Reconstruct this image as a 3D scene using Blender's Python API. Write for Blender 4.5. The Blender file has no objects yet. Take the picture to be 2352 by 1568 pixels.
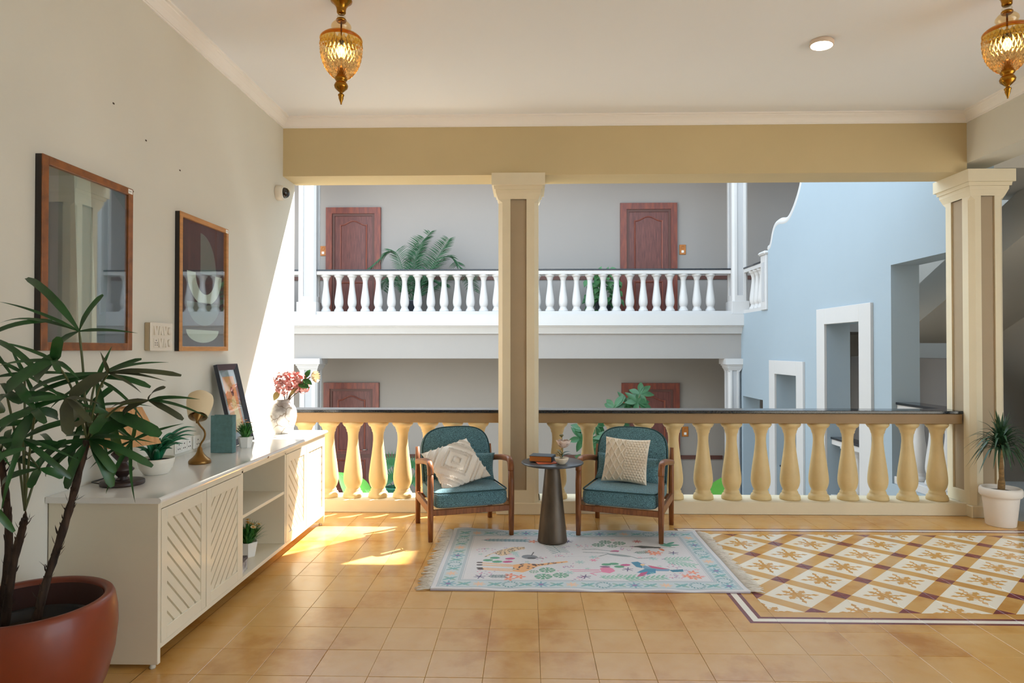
import bpy, bmesh, math, random
import numpy as np
from mathutils import Vector, Matrix, Euler

random.seed(11)
SC = bpy.context.scene
COL = SC.collection

# ------------------------------------------------------------------ camera
cam_d = bpy.data.cameras.new('camera')
cam_d.sensor_width = 36.0
cam_d.sensor_fit = 'HORIZONTAL'
cam_d.lens = 36.0 * 1507.4 / 2352.0
cam_d.clip_end = 200
cam = bpy.data.objects.new('camera', cam_d)
COL.objects.link(cam)
cam.location = (0, 0, 1.42)
cam.rotation_euler = (math.pi / 2 + 0.0113, 0, 0.0241)
SC.camera = cam

# ------------------------------------------------------------------ sky and sun
world = bpy.data.worlds.new('sky')
SC.world = world
world.use_nodes = True
bg = world.node_tree.nodes['Background']
bg.inputs['Color'].default_value = (0.70, 0.86, 1.0, 1)
bg.inputs['Strength'].default_value = 1.7
sun_d = bpy.data.lights.new('sun', 'SUN')
sun_d.energy = 11.0
sun_d.angle = math.radians(0.6)
sun_d.color = (1.0, 0.95, 0.87)
sun = bpy.data.objects.new('sun', sun_d)
COL.objects.link(sun)
sun.rotation_euler = Vector((-0.97, -1.0, -1.75)).to_track_quat('-Z', 'Y').to_euler()
sun.location = (8, 14, 16)

SC.view_settings.view_transform = 'Standard'
SC.view_settings.look = 'None'
SC.view_settings.gamma = 1.0
SC.view_settings.use_curve_mapping = False
SC.view_settings.exposure = 1.08
SC.cycles.max_bounces = 8
SC.cycles.diffuse_bounces = 5
SC.cycles.glossy_bounces = 3
SC.cycles.use_adaptive_sampling = True
SC.cycles.adaptive_threshold = 0.03
SC.cycles.transparent_max_bounces = 10
SC.cycles.sample_clamp_indirect = 12
SC.cycles.blur_glossy = 0.05

# ------------------------------------------------------------------ helpers
def lin(c):
    r = []
    for v in c[:3]:
        v = v / 255.0
        r.append(v / 12.92 if v <= 0.04045 else ((v + 0.055) / 1.055) ** 2.4)
    return (*r, 1.0)

MATS = {}
def mat(name, rgb, rough=0.6, metal=0.0, var=0.0, scale=8.0, bump=0.0, bscale=120.0, rgb2=None,
        coat=0.0, sheen=0.0, emit=None, estr=0.0, spec=0.5, stretch=None, trans=0.0):
    """Principled material; optional noise mix to rgb2 (or a darker tone) and noise bump."""
    if name in MATS:
        return MATS[name]
    m = bpy.data.materials.new(name)
    m.use_nodes = True
    nt = m.node_tree
    b = nt.nodes['Principled BSDF']
    b.inputs['Base Color'].default_value = lin(rgb)
    b.inputs['Roughness'].default_value = rough
    b.inputs['Metallic'].default_value = metal
    b.inputs['Specular IOR Level'].default_value = spec
    if coat:
        b.inputs['Coat Weight'].default_value = coat
        b.inputs['Coat Roughness'].default_value = 0.08
    if sheen:
        b.inputs['Sheen Weight'].default_value = sheen
        b.inputs['Sheen Roughness'].default_value = 0.5
    if trans:
        b.inputs['Transmission Weight'].default_value = trans
    if emit:
        b.inputs['Emission Color'].default_value = lin(emit)
        b.inputs['Emission Strength'].default_value = estr
    if var > 0 or bump > 0:
        tc = nt.nodes.new('ShaderNodeTexCoord')
        mp = nt.nodes.new('ShaderNodeMapping')
        nt.links.new(tc.outputs['Object'], mp.inputs['Vector'])
        if stretch:
            mp.inputs['Scale'].default_value = stretch
    if var > 0:
        n = nt.nodes.new('ShaderNodeTexNoise')
        n.inputs['Scale'].default_value = scale
        n.inputs['Detail'].default_value = 5
        nt.links.new(mp.outputs['Vector'], n.inputs['Vector'])
        rp = nt.nodes.new('ShaderNodeValToRGB')
        a = lin(rgb)
        c2 = lin(rgb2) if rgb2 else tuple(v * (1 - var) for v in a[:3]) + (1,)
        rp.color_ramp.elements[0].position = 0.35
        rp.color_ramp.elements[1].position = 0.68
        rp.color_ramp.elements[0].color = c2
        rp.color_ramp.elements[1].color = a
        nt.links.new(n.outputs['Fac'], rp.inputs['Fac'])
        nt.links.new(rp.outputs['Color'], b.inputs['Base Color'])
    if bump > 0:
        n2 = nt.nodes.new('ShaderNodeTexNoise')
        n2.inputs['Scale'].default_value = bscale
        n2.inputs['Detail'].default_value = 4
        nt.links.new(mp.outputs['Vector'], n2.inputs['Vector'])
        bp = nt.nodes.new('ShaderNodeBump')
        bp.inputs['Strength'].default_value = bump
        bp.inputs['Distance'].default_value = 0.01
        nt.links.new(n2.outputs['Fac'], bp.inputs['Height'])
        nt.links.new(bp.outputs['Normal'], b.inputs['Normal'])
    MATS[name] = m
    return m

def glass_mat(name, tint=(255, 255, 255), rough=0.02, ior=1.5, cut=False):
    """Thin pane: transparent with a Fresnel reflection, so that light passes."""
    if name in MATS:
        return MATS[name]
    m = bpy.data.materials.new(name)
    m.use_nodes = True
    nt = m.node_tree
    nt.nodes.clear()
    out = nt.nodes.new('ShaderNodeOutputMaterial')
    mix = nt.nodes.new('ShaderNodeMixShader')
    tr = nt.nodes.new('ShaderNodeBsdfTransparent')
    gl = nt.nodes.new('ShaderNodeBsdfGlossy')
    fr = nt.nodes.new('ShaderNodeFresnel')
    tr.inputs['Color'].default_value = lin(tint)
    gl.inputs['Color'].default_value = (1, 1, 1, 1)
    gl.inputs['Roughness'].default_value = rough
    geo = nt.nodes.new('ShaderNodeNewGeometry')      # entering or leaving: same reflectance on both faces
    mr = nt.nodes.new('ShaderNodeMapRange')
    mr.inputs['To Min'].default_value = ior
    mr.inputs['To Max'].default_value = 1.0 / ior
    nt.links.new(geo.outputs['Backfacing'], mr.inputs['Value'])
    nt.links.new(mr.outputs[0], fr.inputs['IOR'])
    nt.links.new(fr.outputs[0], mix.inputs[0])
    nt.links.new(tr.outputs[0], mix.inputs[1])
    nt.links.new(gl.outputs[0], mix.inputs[2])
    nt.links.new(mix.outputs[0], out.inputs['Surface'])
    MATS[name] = m
    return m

def attr_mat(name, rough=0.9, spec=0.3, bump=0.0, bscale=300.0, attr='print'):
    """Material whose colour is a flat print stored on the mesh as a colour attribute."""
    if name in MATS:
        return MATS[name]
    m = bpy.data.materials.new(name)
    m.use_nodes = True
    nt = m.node_tree
    b = nt.nodes['Principled BSDF']
    at = nt.nodes.new('ShaderNodeAttribute')
    at.attribute_name = attr
    nt.links.new(at.outputs['Color'], b.inputs['Base Color'])
    b.inputs['Roughness'].default_value = rough
    b.inputs['Specular IOR Level'].default_value = spec
    if bump:
        tc = nt.nodes.new('ShaderNodeTexCoord')
        n2 = nt.nodes.new('ShaderNodeTexNoise')
        n2.inputs['Scale'].default_value = bscale
        nt.links.new(tc.outputs['Object'], n2.inputs['Vector'])
        bp = nt.nodes.new('ShaderNodeBump')
        bp.inputs['Strength'].default_value = bump
        bp.inputs['Distance'].default_value = 0.01
        nt.links.new(n2.outputs['Fac'], bp.inputs['Height'])
        nt.links.new(bp.outputs['Normal'], b.inputs['Normal'])
    MATS[name] = m
    return m


def cut_glass(name, tint, ior=1.45):
    """Facetted glass: half refracting, half simply letting light through."""
    m = bpy.data.materials.new(name)
    m.use_nodes = True
    nt = m.node_tree
    nt.nodes.clear()
    out = nt.nodes.new('ShaderNodeOutputMaterial')
    mix = nt.nodes.new('ShaderNodeMixShader')
    tr = nt.nodes.new('ShaderNodeBsdfTransparent')
    gl = nt.nodes.new('ShaderNodeBsdfGlass')
    tr.inputs['Color'].default_value = lin(tint)
    gl.inputs['Color'].default_value = lin(tint)
    gl.inputs['Roughness'].default_value = 0.03
    gl.inputs['IOR'].default_value = ior
    mix.inputs[0].default_value = 0.6
    nt.links.new(tr.outputs[0], mix.inputs[1])
    nt.links.new(gl.outputs[0], mix.inputs[2])
    nt.links.new(mix.outputs[0], out.inputs['Surface'])
    MATS[name] = m
    return m


class MB:
    """Collects geometry and links it as ONE mesh object."""
    def __init__(self):
        self.V = []; self.F = []; self.S = []
        self.mx = None

    def v(self, p):
        p = Vector(p)
        if self.mx is not None:
            p = self.mx @ p
        self.V.append(p)
        return len(self.V) - 1

    def f(self, idx, smooth=False):
        self.F.append(tuple(idx)); self.S.append(smooth)

    def quad(self, a, b, c, d, smooth=False):
        i = [self.v(p) for p in (a, b, c, d)]
        self.f(i, smooth)
        return self

    def poly(self, pts, smooth=False):
        self.f([self.v(p) for p in pts], smooth)
        return self

    def box(self, x0, y0, z0, x1, y1, z1, bev=0.0):
        if x0 > x1: x0, x1 = x1, x0
        if y0 > y1: y0, y1 = y1, y0
        if z0 > z1: z0, z1 = z1, z0
        bev = min(bev, (x1 - x0) * .45, (y1 - y0) * .45, (z1 - z0) * .45)
        if bev <= 0:
            c = [self.v((x, y, z)) for z in (z0, z1) for y in (y0, y1) for x in (x0, x1)]
            for q in ((0, 2, 3, 1), (4, 5, 7, 6), (0, 1, 5, 4), (2, 6, 7, 3), (0, 4, 6, 2), (1, 3, 7, 5)):
                self.f([c[k] for k in q])
            return self
        X = (x0, x1); Y = (y0, y1); Z = (z0, z1)
        idx = {}
        for i in (0, 1):
            for j in (0, 1):
                for k in (0, 1):
                    sx = bev if i == 0 else -bev
                    sy = bev if j == 0 else -bev
                    sz = bev if k == 0 else -bev
                    idx[i, j, k, 'x'] = self.v((X[i], Y[j] + sy, Z[k] + sz))
                    idx[i, j, k, 'y'] = self.v((X[i] + sx, Y[j], Z[k] + sz))
                    idx[i, j, k, 'z'] = self.v((X[i] + sx, Y[j] + sy, Z[k]))
        def face(l, flip):
            self.f(l[::-1] if flip else l)
        for i in (0, 1):
            face([idx[i, 0, 0, 'x'], idx[i, 1, 0, 'x'], idx[i, 1, 1, 'x'], idx[i, 0, 1, 'x']], i == 0)
            face([idx[0, i, 0, 'y'], idx[0, i, 1, 'y'], idx[1, i, 1, 'y'], idx[1, i, 0, 'y']], i == 0)
            face([idx[0, 0, i, 'z'], idx[1, 0, i, 'z'], idx[1, 1, i, 'z'], idx[0, 1, i, 'z']], i == 0)
        for a in (0, 1):
            for b in (0, 1):
                face([idx[a, b, 0, 'x'], idx[a, b, 1, 'x'], idx[a, b, 1, 'y'], idx[a, b, 0, 'y']], a != b)
                face([idx[a, 0, b, 'x'], idx[a, 0, b, 'z'], idx[a, 1, b, 'z'], idx[a, 1, b, 'x']], a != b)
                face([idx[0, a, b, 'y'], idx[1, a, b, 'y'], idx[1, a, b, 'z'], idx[0, a, b, 'z']], a != b)
        for i in (0, 1):
            for j in (0, 1):
                for k in (0, 1):
                    face([idx[i, j, k, 'x'], idx[i, j, k, 'y'], idx[i, j, k, 'z']], (i + j + k) % 2 == 0)
        return self

    def lathe(self, prof, seg=24, c=(0, 0, 0), smooth=True, cap=True):
        """prof: list of (radius, z); around the local z axis at c."""
        rings = []
        for r, z in prof:
            ring = []
            for k in range(seg):
                a = 2 * math.pi * k / seg
                ring.append(self.v((c[0] + r * math.cos(a), c[1] + r * math.sin(a), c[2] + z)))
            rings.append(ring)
        for a, b in zip(rings[:-1], rings[1:]):
            for k in range(seg):
                k2 = (k + 1) % seg
                self.f([a[k], a[k2], b[k2], b[k]], smooth)
        if cap:
            if prof[0][0] > 1e-5: self.f(rings[0][::-1])
            if prof[-1][0] > 1e-5: self.f(rings[-1])
        return self

    def tube(self, pts, rad, seg=8, cap=True, smooth=True, flat=1.0, up=None, power=2.0):
        """Tube along pts. rad: number or list. flat squeezes along the second normal."""
        pts = [Vector(p) for p in pts]
        n = len(pts)
        if not hasattr(rad, '__len__'): rad = [rad] * n
        rings = []
        ref = Vector(up) if up else Vector((0, 0, 1))
        t0 = (pts[1] - pts[0]).normalized()
        if abs(t0.dot(ref)) > 0.95: ref = Vector((1, 0, 0)) if not up else ref
        nrm = (ref - t0 * ref.dot(t0))
        if nrm.length < 1e-4: nrm = t0.orthogonal()
        nrm.normalize()
        for i, p in enumerate(pts):
            if i == 0: t = pts[1] - pts[0]
            elif i == n - 1: t = pts[-1] - pts[-2]
            else: t = (pts[i + 1] - pts[i]).normalized() + (pts[i] - pts[i - 1]).normalized()
            t.normalize()
            nrm = nrm - t * nrm.dot(t)
            if nrm.length < 1e-5: nrm = t.orthogonal()
            nrm.normalize()
            bn = t.cross(nrm)
            ring = []
            for k in range(seg):
                a = 2 * math.pi * (k + 0.5) / seg
                ca, sa = math.cos(a), math.sin(a)
                if power != 2.0:
                    ca = math.copysign(abs(ca) ** (2 / power), ca); sa = math.copysign(abs(sa) ** (2 / power), sa)
                ring.append(self.v(p + (nrm * ca * flat + bn * sa) * rad[i]))
            rings.append(ring)
        for a, b in zip(rings[:-1], rings[1:]):
            for k in range(seg):
                k2 = (k + 1) % seg
                self.f([a[k], a[k2], b[k2], b[k]], smooth)
        if cap:
            self.f(rings[0][::-1]); self.f(rings[-1])
        return self

    def prism(self, poly, a0, a1, plane='xz', smooth=False):
        """Extrude a 2D polygon: plane 'xz' along y, 'xy' along z, 'yz' along x."""
        def P(u, w, a):
            return {'xz': (u, a, w), 'xy': (u, w, a), 'yz': (a, u, w)}[plane]
        A = [self.v(P(u, w, a0)) for u, w in poly]
        B = [self.v(P(u, w, a1)) for u, w in poly]
        n = len(poly)
        area = sum(poly[i][0] * poly[(i + 1) % n][1] - poly[(i + 1) % n][0] * poly[i][1] for i in range(n))
        flip = (area > 0) ^ (plane == 'xz') ^ (a1 < a0)
        self.f(A[::-1] if flip else A)
        self.f(B if flip else B[::-1])
        for i in range(n):
            j = (i + 1) % n
            q = [A[i], A[j], B[j], B[i]]
            self.f(q if flip else q[::-1], smooth)
        return self

    def grid(self, fn, nu, nv, closed_u=False, smooth=True):
        I = [[self.v(fn(i / nu, j / nv)) for j in range(nv + 1)] for i in range(nu + (0 if closed_u else 1))]
        m = len(I)
        for i in range(nu):
            for j in range(nv):
                self.f([I[i][j], I[(i + 1) % m][j], I[(i + 1) % m][j + 1], I[i][j + 1]], smooth)
        return self

    def leaf(self, base, tip, width, up=(0, 0, 1), droop=0.0, fold=0.25, seg=6, shape='strap', curl=0.0):
        """A leaf blade: spine from base to tip, bent by droop, folded along the middle."""
        base = Vector(base); tip = Vector(tip)
        d = tip - base; L = d.length
        if L < 1e-5: return self
        d.normalize()
        up = Vector(up)
        n = up - d * up.dot(d)
        if n.length < 1e-3: n = d.orthogonal()
        n.normalize()
        s = d.cross(n)
        rows = []
        for i in range(seg + 1):
            t = i / seg
            if shape == 'strap':
                w = min(1.0, 0.25 + t * 3.2) * (1.0 if t < 0.72 else max(0.16, 1 - ((t - 0.72) / 0.28) ** 2 * 0.84))
            elif shape == 'blunt':
                w = min(1.0, 0.22 + t * 2.6) * (1.0 if t < 0.85 else max(0.45, 1 - ((t - 0.85) / 0.15) ** 2 * 0.55))
            elif shape == 'point':
                w = min(1.0, 0.35 + t * 3) * (1 - t ** 2.2) + 0.015
            elif shape == 'heart':
                w = math.sin(math.pi * min(1, (t * 0.93 + 0.10)) ** 0.72) + 0.02
            else:
                w = max(0.02, math.sin(math.pi * (0.04 + 0.94 * t)))
            w *= width / 2
            c = base + d * (L * t) + n * (droop * L * (4 * t * (1 - t)))
            c = c + s * (curl * L * t * t)
            rows.append((self.v(c - s * w + n * fold * w), self.v(c), self.v(c + s * w + n * fold * w)))
        for a, b in zip(rows[:-1], rows[1:]):
            self.f([a[0], a[1], b[1], b[0]], True)
            self.f([a[1], a[2], b[2], b[1]], True)
        return self

    def mesh(self, name):
        me = bpy.data.meshes.new(name)
        me.from_pydata([tuple(p) for p in self.V], [], self.F)
        me.polygons.foreach_set('use_smooth', self.S)
        me.update()
        return me

    def build(self, name, material, parent=None, loc=None, rot=None):
        me = self.mesh(name)
        if isinstance(material, str): material = MATS[material]
        me.materials.append(material)
        return link(name, me, parent, loc, rot)


def link(name, me, parent=None, loc=None, rot=None):
    o = bpy.data.objects.new(name, me)
    COL.objects.link(o)
    if parent is not None: o.parent = parent
    if loc is not None: o.location = loc
    if rot is not None: o.rotation_euler = rot
    return o

def tag(o, label=None, cat=None, group=None, kind=None):
    if label: o['label'] = label
    if cat: o['category'] = cat
    if group: o['group'] = group
    if kind: o['kind'] = kind
    return o

def thing(name, label, cat, loc=(0, 0, 0), rz=0.0, group=None):
    o = bpy.data.objects.new(name, None)
    o.empty_display_size = 0.1
    COL.objects.link(o)
    o.location = loc
    o.rotation_euler = (0, 0, rz)
    return tag(o, label, cat, group)

def struct(o, label=None):
    return tag(o, label, None, None, 'structure')

def copy_tree(o, parent=None):
    c = o.copy()
    COL.objects.link(c)
    c.parent = parent
    for ch in list(o.children):
        copy_tree(ch, c)
    return c

def box(name, m, x0, y0, z0, x1, y1, z1, parent=None, bev=0.0):
    return MB().box(x0, y0, z0, x1, y1, z1, bev).build(name, m, parent)

def smooth_path(pts, n=4):
    """Catmull-Rom through pts."""
    P = [Vector(p) for p in pts]
    P = [P[0] * 2 - P[1]] + P + [P[-1] * 2 - P[-2]]
    out = []
    for i in range(1, len(P) - 2):
        for k in range(n):
            t = k / n
            a, b, c, d = P[i - 1], P[i], P[i + 1], P[i + 2]
            out.append(0.5 * ((2 * b) + (c - a) * t + (2 * a - 5 * b + 4 * c - d) * t * t + (3 * b - a - 3 * c + d) * t ** 3))
    out.append(P[-2])
    return out

# ------------------------------------------------------------------ paints
mat('wall_paint', (222, 218, 206), 0.75, var=0.05, scale=1.2, bump=0.04, bscale=60)
mat('beam_paint', (206, 186, 144), 0.75, var=0.05, scale=1.5, bump=0.04, bscale=60)
mat('ceiling_paint', (240, 242, 246), 0.85)
mat('cornice_paint', (244, 240, 236), 0.7)
mat('column_paint', (230, 217, 188), 0.55, var=0.06, scale=3.0, bump=0.06, bscale=40)
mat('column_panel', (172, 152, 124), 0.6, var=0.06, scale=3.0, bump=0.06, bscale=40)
mat('baluster_paint', (228, 202, 150), 0.5, var=0.10, scale=6.0, bump=0.08, bscale=50)
mat('rail_paint', (160, 130, 92), 0.55, var=0.08, scale=5.0, bump=0.08, bscale=60)
mat('granite', (38, 42, 50), 0.13, var=0.5, scale=160.0, rgb2=(20, 22, 28), spec=0.6)
mat('court_white', (196, 194, 193), 0.6, var=0.03, scale=2.0)
mat('court_grey', (156, 150, 146), 0.75, var=0.03, scale=0.8)
mat('court_greige', (152, 144, 136), 0.75, var=0.03, scale=0.8)
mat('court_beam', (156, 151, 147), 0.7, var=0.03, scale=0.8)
mat('court_panel', (176, 176, 178), 0.7)
mat('court_blue', (154, 168, 178), 0.75, var=0.05, scale=0.7)
mat('stair_grey', (196, 190, 180), 0.8, var=0.05, scale=1.2)
mat('stair_dark', (132, 126, 122), 0.8, var=0.08, scale=1.2)
mat('paving', (196, 186, 170), 0.8, var=0.15, scale=2.0)
mat('landing_floor', (158, 164, 168), 0.35, var=0.2, scale=3.0)
mat('door_wood', (118, 66, 56), 0.42, var=0.35, scale=7.0, stretch=(6, 6, 0.6), rgb2=(92, 48, 42))
mat('door_frame_wood', (134, 66, 44), 0.4, var=0.35, scale=7.0, stretch=(3, 3, 0.6), rgb2=(106, 50, 40))
mat('dado_wood', (92, 56, 46), 0.5)

XW, YB, XR = -2.143, 5.68, 3.75          # left wall face, back beam face, right beam face
YR = -2.2                                # rear wall behind the camera
ZC = 3.435                               # ceiling

# ------------------------------------------------------------------ room shell
wl = box('wall_left', 'wall_paint', XW - 0.25, YR, -0.1, XW, 5.965, ZC + 0.1)
struct(wl, 'cream plaster wall with two framed pictures')
cl = box('ceiling', 'ceiling_paint', XW - 0.25, YR, ZC, 6.5, 6.0, ZC + 0.12)
struct(cl)
hb = MB().box(XW, YB, 2.93, XR, 6.0, ZC).build('wall_back', 'beam_paint')
struct(hb, 'yellow cream beam above the balustrade')
sb = MB().box(XR, YR, 3.005, 4.03, 6.0, ZC).build('wall_right', 'wall_paint')
struct(sb, 'cream side beam over the right column')
rw = box('wall_rear', 'wall_paint', XW - 0.25, YR - 0.2, -0.1, 6.5, YR, ZC + 0.1); struct(rw)

def cornice(name, p0, p1, inward):
    """Stepped cove moulding along p0-p1 at the ceiling; inward = unit vector into the room."""
    d = Vector(p1) - Vector(p0); L = d.length; d.normalize(); n = Vector(inward)
    prof = [(0, -0.085), (0.010, -0.085), (0.012, -0.076), (0.018, -0.076), (0.020, -0.068),
            (0.026, -0.055), (0.036, -0.040), (0.050, -0.028), (0.058, -0.022), (0.060, -0.014),
            (0.068, -0.012), (0.074, -0.010), (0.076, 0.0), (0, 0)]
    mb = MB()
    rings = []
    for e, (pt, s) in enumerate(((p0, 1), (p1, -1))):
        rings.append([mb.v(Vector(pt) + n * u + Vector((0, 0, w)) + d * (u * s * 1.0)) for u, w in prof])
    for i in range(len(prof) - 1):
        mb.f([rings[0][i], rings[1][i], rings[1][i + 1], rings[0][i + 1]])
    o = mb.build(name, 'cornice_paint')
    bm = bmesh.new(); bm.from_mesh(o.data); bmesh.ops.recalc_face_normals(bm, faces=bm.faces); bm.to_mesh(o.data); bm.free()
    return struct(o)
cornice('trim_1', (XW, YB, ZC), (XW, YR, ZC), (1, 0, 0))
cornice('trim_2', (XW, YB, ZC), (XR, YB, ZC), (0, -1, 0))
cornice('trim_3', (XR, YR, ZC), (XR, YB, ZC), (-1, 0, 0))

# ------------------------------------------------------------------ columns
def column(name, label, x0, y0, x1, y1, ztop, zbase=0.0, grey='column_panel', paint='column_paint', group=None, cap=0.055, plinth=0.10):
    """Square pillar with chamfered edges, recessed panels, stepped capital and plinth."""
    t = thing(name, label, 'column', ((x0 + x1) / 2, (y0 + y1) / 2, zbase), group=group)
    hx, hy = (x1 - x0) / 2, (y1 - y0) / 2
    H = ztop - zbase
    c = 0.036
    zc = H - 0.245           # chamfers stop here
    zp = plinth
    rec = 0.016
    pw = 0.40                # panel width share
    mb = MB()
    z0, z1 = zp + 0.105, H - 0.215
    def side(ax, sgn, half, depth):
        # one face with a recessed panel; local u across, face at +-depth
        def P(u, w, k):
            return (u, sgn * (depth - k), w) if ax == 'y' else (sgn * (depth - k), u, w)
        hu = half - c
        a = half * pw
        flip = (sgn > 0) if ax == 'y' else (sgn < 0)
        def Q(p, q, r, s):
            l = [mb.v(v) for v in (p, q, r, s)]
            mb.f(l[::-1] if flip else l)
        Q(P(-hu, zp, 0), P(hu, zp, 0), P(hu, z0, 0), P(-hu, z0, 0))
        zT = H - 0.14
        Q(P(-hu, z1, 0), P(hu, z1, 0), P(hu, zT, 0), P(-hu, zT, 0))
        Q(P(hu, zc, 0), P(half, zc + 0.03, 0), P(half, zT, 0), P(hu, zT, 0))
        Q(P(-half, zc + 0.03, 0), P(-hu, zc, 0), P(-hu, zT, 0), P(-half, zT, 0))
        Q(P(-hu, z0, 0), P(-a, z0, 0), P(-a, z1, 0), P(-hu, z1, 0))
        Q(P(a, z0, 0), P(hu, z0, 0), P(hu, z1, 0), P(a, z1, 0))
        Q(P(-a, z0, 0), P(-a, z0, rec), P(-a, z1, rec), P(-a, z1, 0))
        Q(P(a, z0, rec), P(a, z0, 0), P(a, z1, 0), P(a, z1, rec))
        Q(P(-a, z0, 0), P(a, z0, 0), P(a, z0, rec), P(-a, z0, rec))
        Q(P(-a, z1, rec), P(a, z1, rec), P(a, z1, 0), P(-a, z1, 0))
        pb = MB()
        l = [pb.v(v) for v in (P(-a, z0, rec), P(a, z0, rec), P(a, z1, rec), P(-a, z1, rec))]
        pb.f(l[::-1] if flip else l)
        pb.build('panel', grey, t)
    side('y', -1, hx, hy); side('y', 1, hx, hy); side('x', -1, hy, hx); side('x', 1, hy, hx)
    for sx in (-1, 1):
        for sy in (-1, 1):
            a = (sx * (hx - c), sy * hy); b = (sx * hx, sy * (hy - c))
            l = [(a[0], a[1], zp), (b[0], b[1], zp), (b[0], b[1], zc), (a[0], a[1], zc)]
            mb.poly(l if sx * sy > 0 else l[::-1])
            # rounded stop of the chamfer
            l = [(a[0], a[1], zc), (b[0], b[1], zc), (sx * hx, sy * hy, zc + 0.03)]
            mb.poly(l if sx * sy > 0 else l[::-1])
    mb.build('shaft', paint, t)
    cb = MB()
    e = cap
    def taper(z0, z1, e0, e1):
        A = [cb.v((sx * (hx + e0), sy * (hy + e0), z0)) for sx, sy in ((-1, -1), (1, -1), (1, 1), (-1, 1))]
        B = [cb.v((sx * (hx + e1), sy * (hy + e1), z1)) for sx, sy in ((-1, -1), (1, -1), (1, 1), (-1, 1))]
        for i in range(4):
            cb.f([A[i], A[(i + 1) % 4], B[(i + 1) % 4], B[i]])
        cb.f(A[::-1]); cb.f(B)
    taper(H - 0.215, H - 0.165, 0.0, e * 0.35)
    taper(H - 0.165, H - 0.135, e * 0.38, e * 0.40)
    taper(H - 0.135, H - 0.105, e * 0.62, e * 0.68)
    taper(H - 0.105, H, e, e)
    cb.build('capital', paint, t)
    MB().box(-hx - 0.018, -hy - 0.018, 0, hx + 0.018, hy + 0.018, zp, 0.006).build('plinth', paint, t)
    return t

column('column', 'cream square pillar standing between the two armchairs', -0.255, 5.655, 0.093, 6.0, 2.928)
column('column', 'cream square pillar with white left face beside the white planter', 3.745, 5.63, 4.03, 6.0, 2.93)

# ------------------------------------------------------------------ balustrades
PROF = [(0.087, 0.0), (0.089, 0.012), (0.086, 0.028), (0.078, 0.046), (0.067, 0.052), (0.068, 0.062), (0.066, 0.070),
        (0.059, 0.080), (0.060, 0.086), (0.069, 0.103), (0.077, 0.125), (0.082, 0.150), (0.083, 0.177), (0.081, 0.21),
        (0.073, 0.28), (0.058, 0.385), (0.049, 0.46), (0.045, 0.51), (0.046, 0.545), (0.050, 0.578), (0.056, 0.584),
        (0.057, 0.60), (0.064, 0.612), (0.068, 0.628), (0.078, 0.632), (0.086, 0.644), (0.092, 0.652), (0.092, 0.672)]
def baluster_mesh(paint, seg):
    mb = MB().lathe(PROF, seg)
    me = mb.mesh('baluster'); me.materials.append(MATS[paint])
    return me
BAL_NEAR = baluster_mesh('baluster_paint', 28)
BAL_FAR = baluster_mesh('court_white', 16)

def balustrade(name, label, xs, x0, x1, y, zb, near=True, group=None, hb=0.772, ht=0.886, kerb=0.10, depth=0.15, rz=0.0, loc=None, kw=0.16):
    """Row of balusters on a kerb under a rail with a granite coping; built along local x."""
    t = thing(name, label, 'balustrade', loc or (0, y, zb), rz, group)
    me = BAL_NEAR if near else BAL_FAR
    for x in xs:
        o = link('baluster', me, t, (x, 0, kerb))
        o.scale = (1, 1, (hb - kerb) / 0.672)
        o.rotation_euler = (0, 0, random.uniform(0, 6))
    p = 'rail_paint' if near else 'court_white'
    if kerb > 0.01:
        kb = MB()
        kb.box(x0, -kw + 0.035, 0, x1, kw, kerb, 0.004)
        kb.box(x0, -kw, 0, x1, -kw + 0.035, kerb + (0.006 if near else 0), 0.003)
        kb.build('kerb', 'column_paint' if near else 'court_white', t)
    MB().box(x0, -0.095, hb, x1, 0.095, ht - 0.026, 0.004).build('rail', p, t)
    MB().box(x0, -0.11, ht - 0.026, x1, 0.11, ht, 0.004).build('coping', 'granite', t)
    return t

XS_L = [-1.996, -1.78, -1.564, -1.337, -1.118, -0.891, -0.669, -0.44]
XS_R = [0.261, 0.531, 0.766, 1.026, 1.288, 1.548, 1.797, 2.052, 2.307, 2.557, 2.811, 3.071, 3.328, 3.583]
balustrade('balustrade', 'cream balustrade behind the left armchair and sideboard', XS_L, XW, -0.255, 5.85, 0)
balustrade('balustrade', 'cream balustrade right of the pillar, fourteen balusters long', XS_R, 0.093, 3.745, 5.85, 0)

# ------------------------------------------------------------------ court and far wing
ZL, ZU = -1.61, 2.0                       # far ground floor and upper floor
gd = box('floor_court', 'paving', -40.0, -40, ZL - 0.1, 40.0, 40, ZL); struct(gd)
bw = box('wall_below', 'court_white', XW - 0.25, 5.9, ZL, 3.9, 6.0, 0.0); struct(bw)
YF = 13.3                                 # far corridor wall
fw = box('wall_far_upper', 'court_grey', -9.0, YF, 1.6, 6.5, YF + 0.25, 5.0); struct(fw, 'grey wall of the far upper corridor')
fl = box('wall_far_lower', 'court_greige', -9.0, YF, ZL, 6.5, YF + 0.25, 1.6); struct(fl, 'grey wall of the far lower corridor')
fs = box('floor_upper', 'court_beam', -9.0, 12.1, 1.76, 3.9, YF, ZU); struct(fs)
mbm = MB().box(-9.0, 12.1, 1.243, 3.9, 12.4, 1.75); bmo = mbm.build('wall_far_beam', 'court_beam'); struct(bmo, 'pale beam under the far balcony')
tr = MB()
tr.prism([(12.098, 1.70), (12.06, 1.70), (12.055, 1.715), (12.0, 1.80), (11.99, 1.815), (11.97, 1.82), (11.97, 1.842), (11.93, 1.846), (11.93, 2.05), (12.098, 2.055)], -9.0, 3.92, 'yz')
tro = tr.build('trim_4', 'court_white'); struct(tro, 'white moulded edge of the far balcony')
rf = box('ceiling_far', 'court_white', -9.0, 11.9, 5.0, 6.5, YF + 0.25, 5.2); struct(rf)
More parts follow.
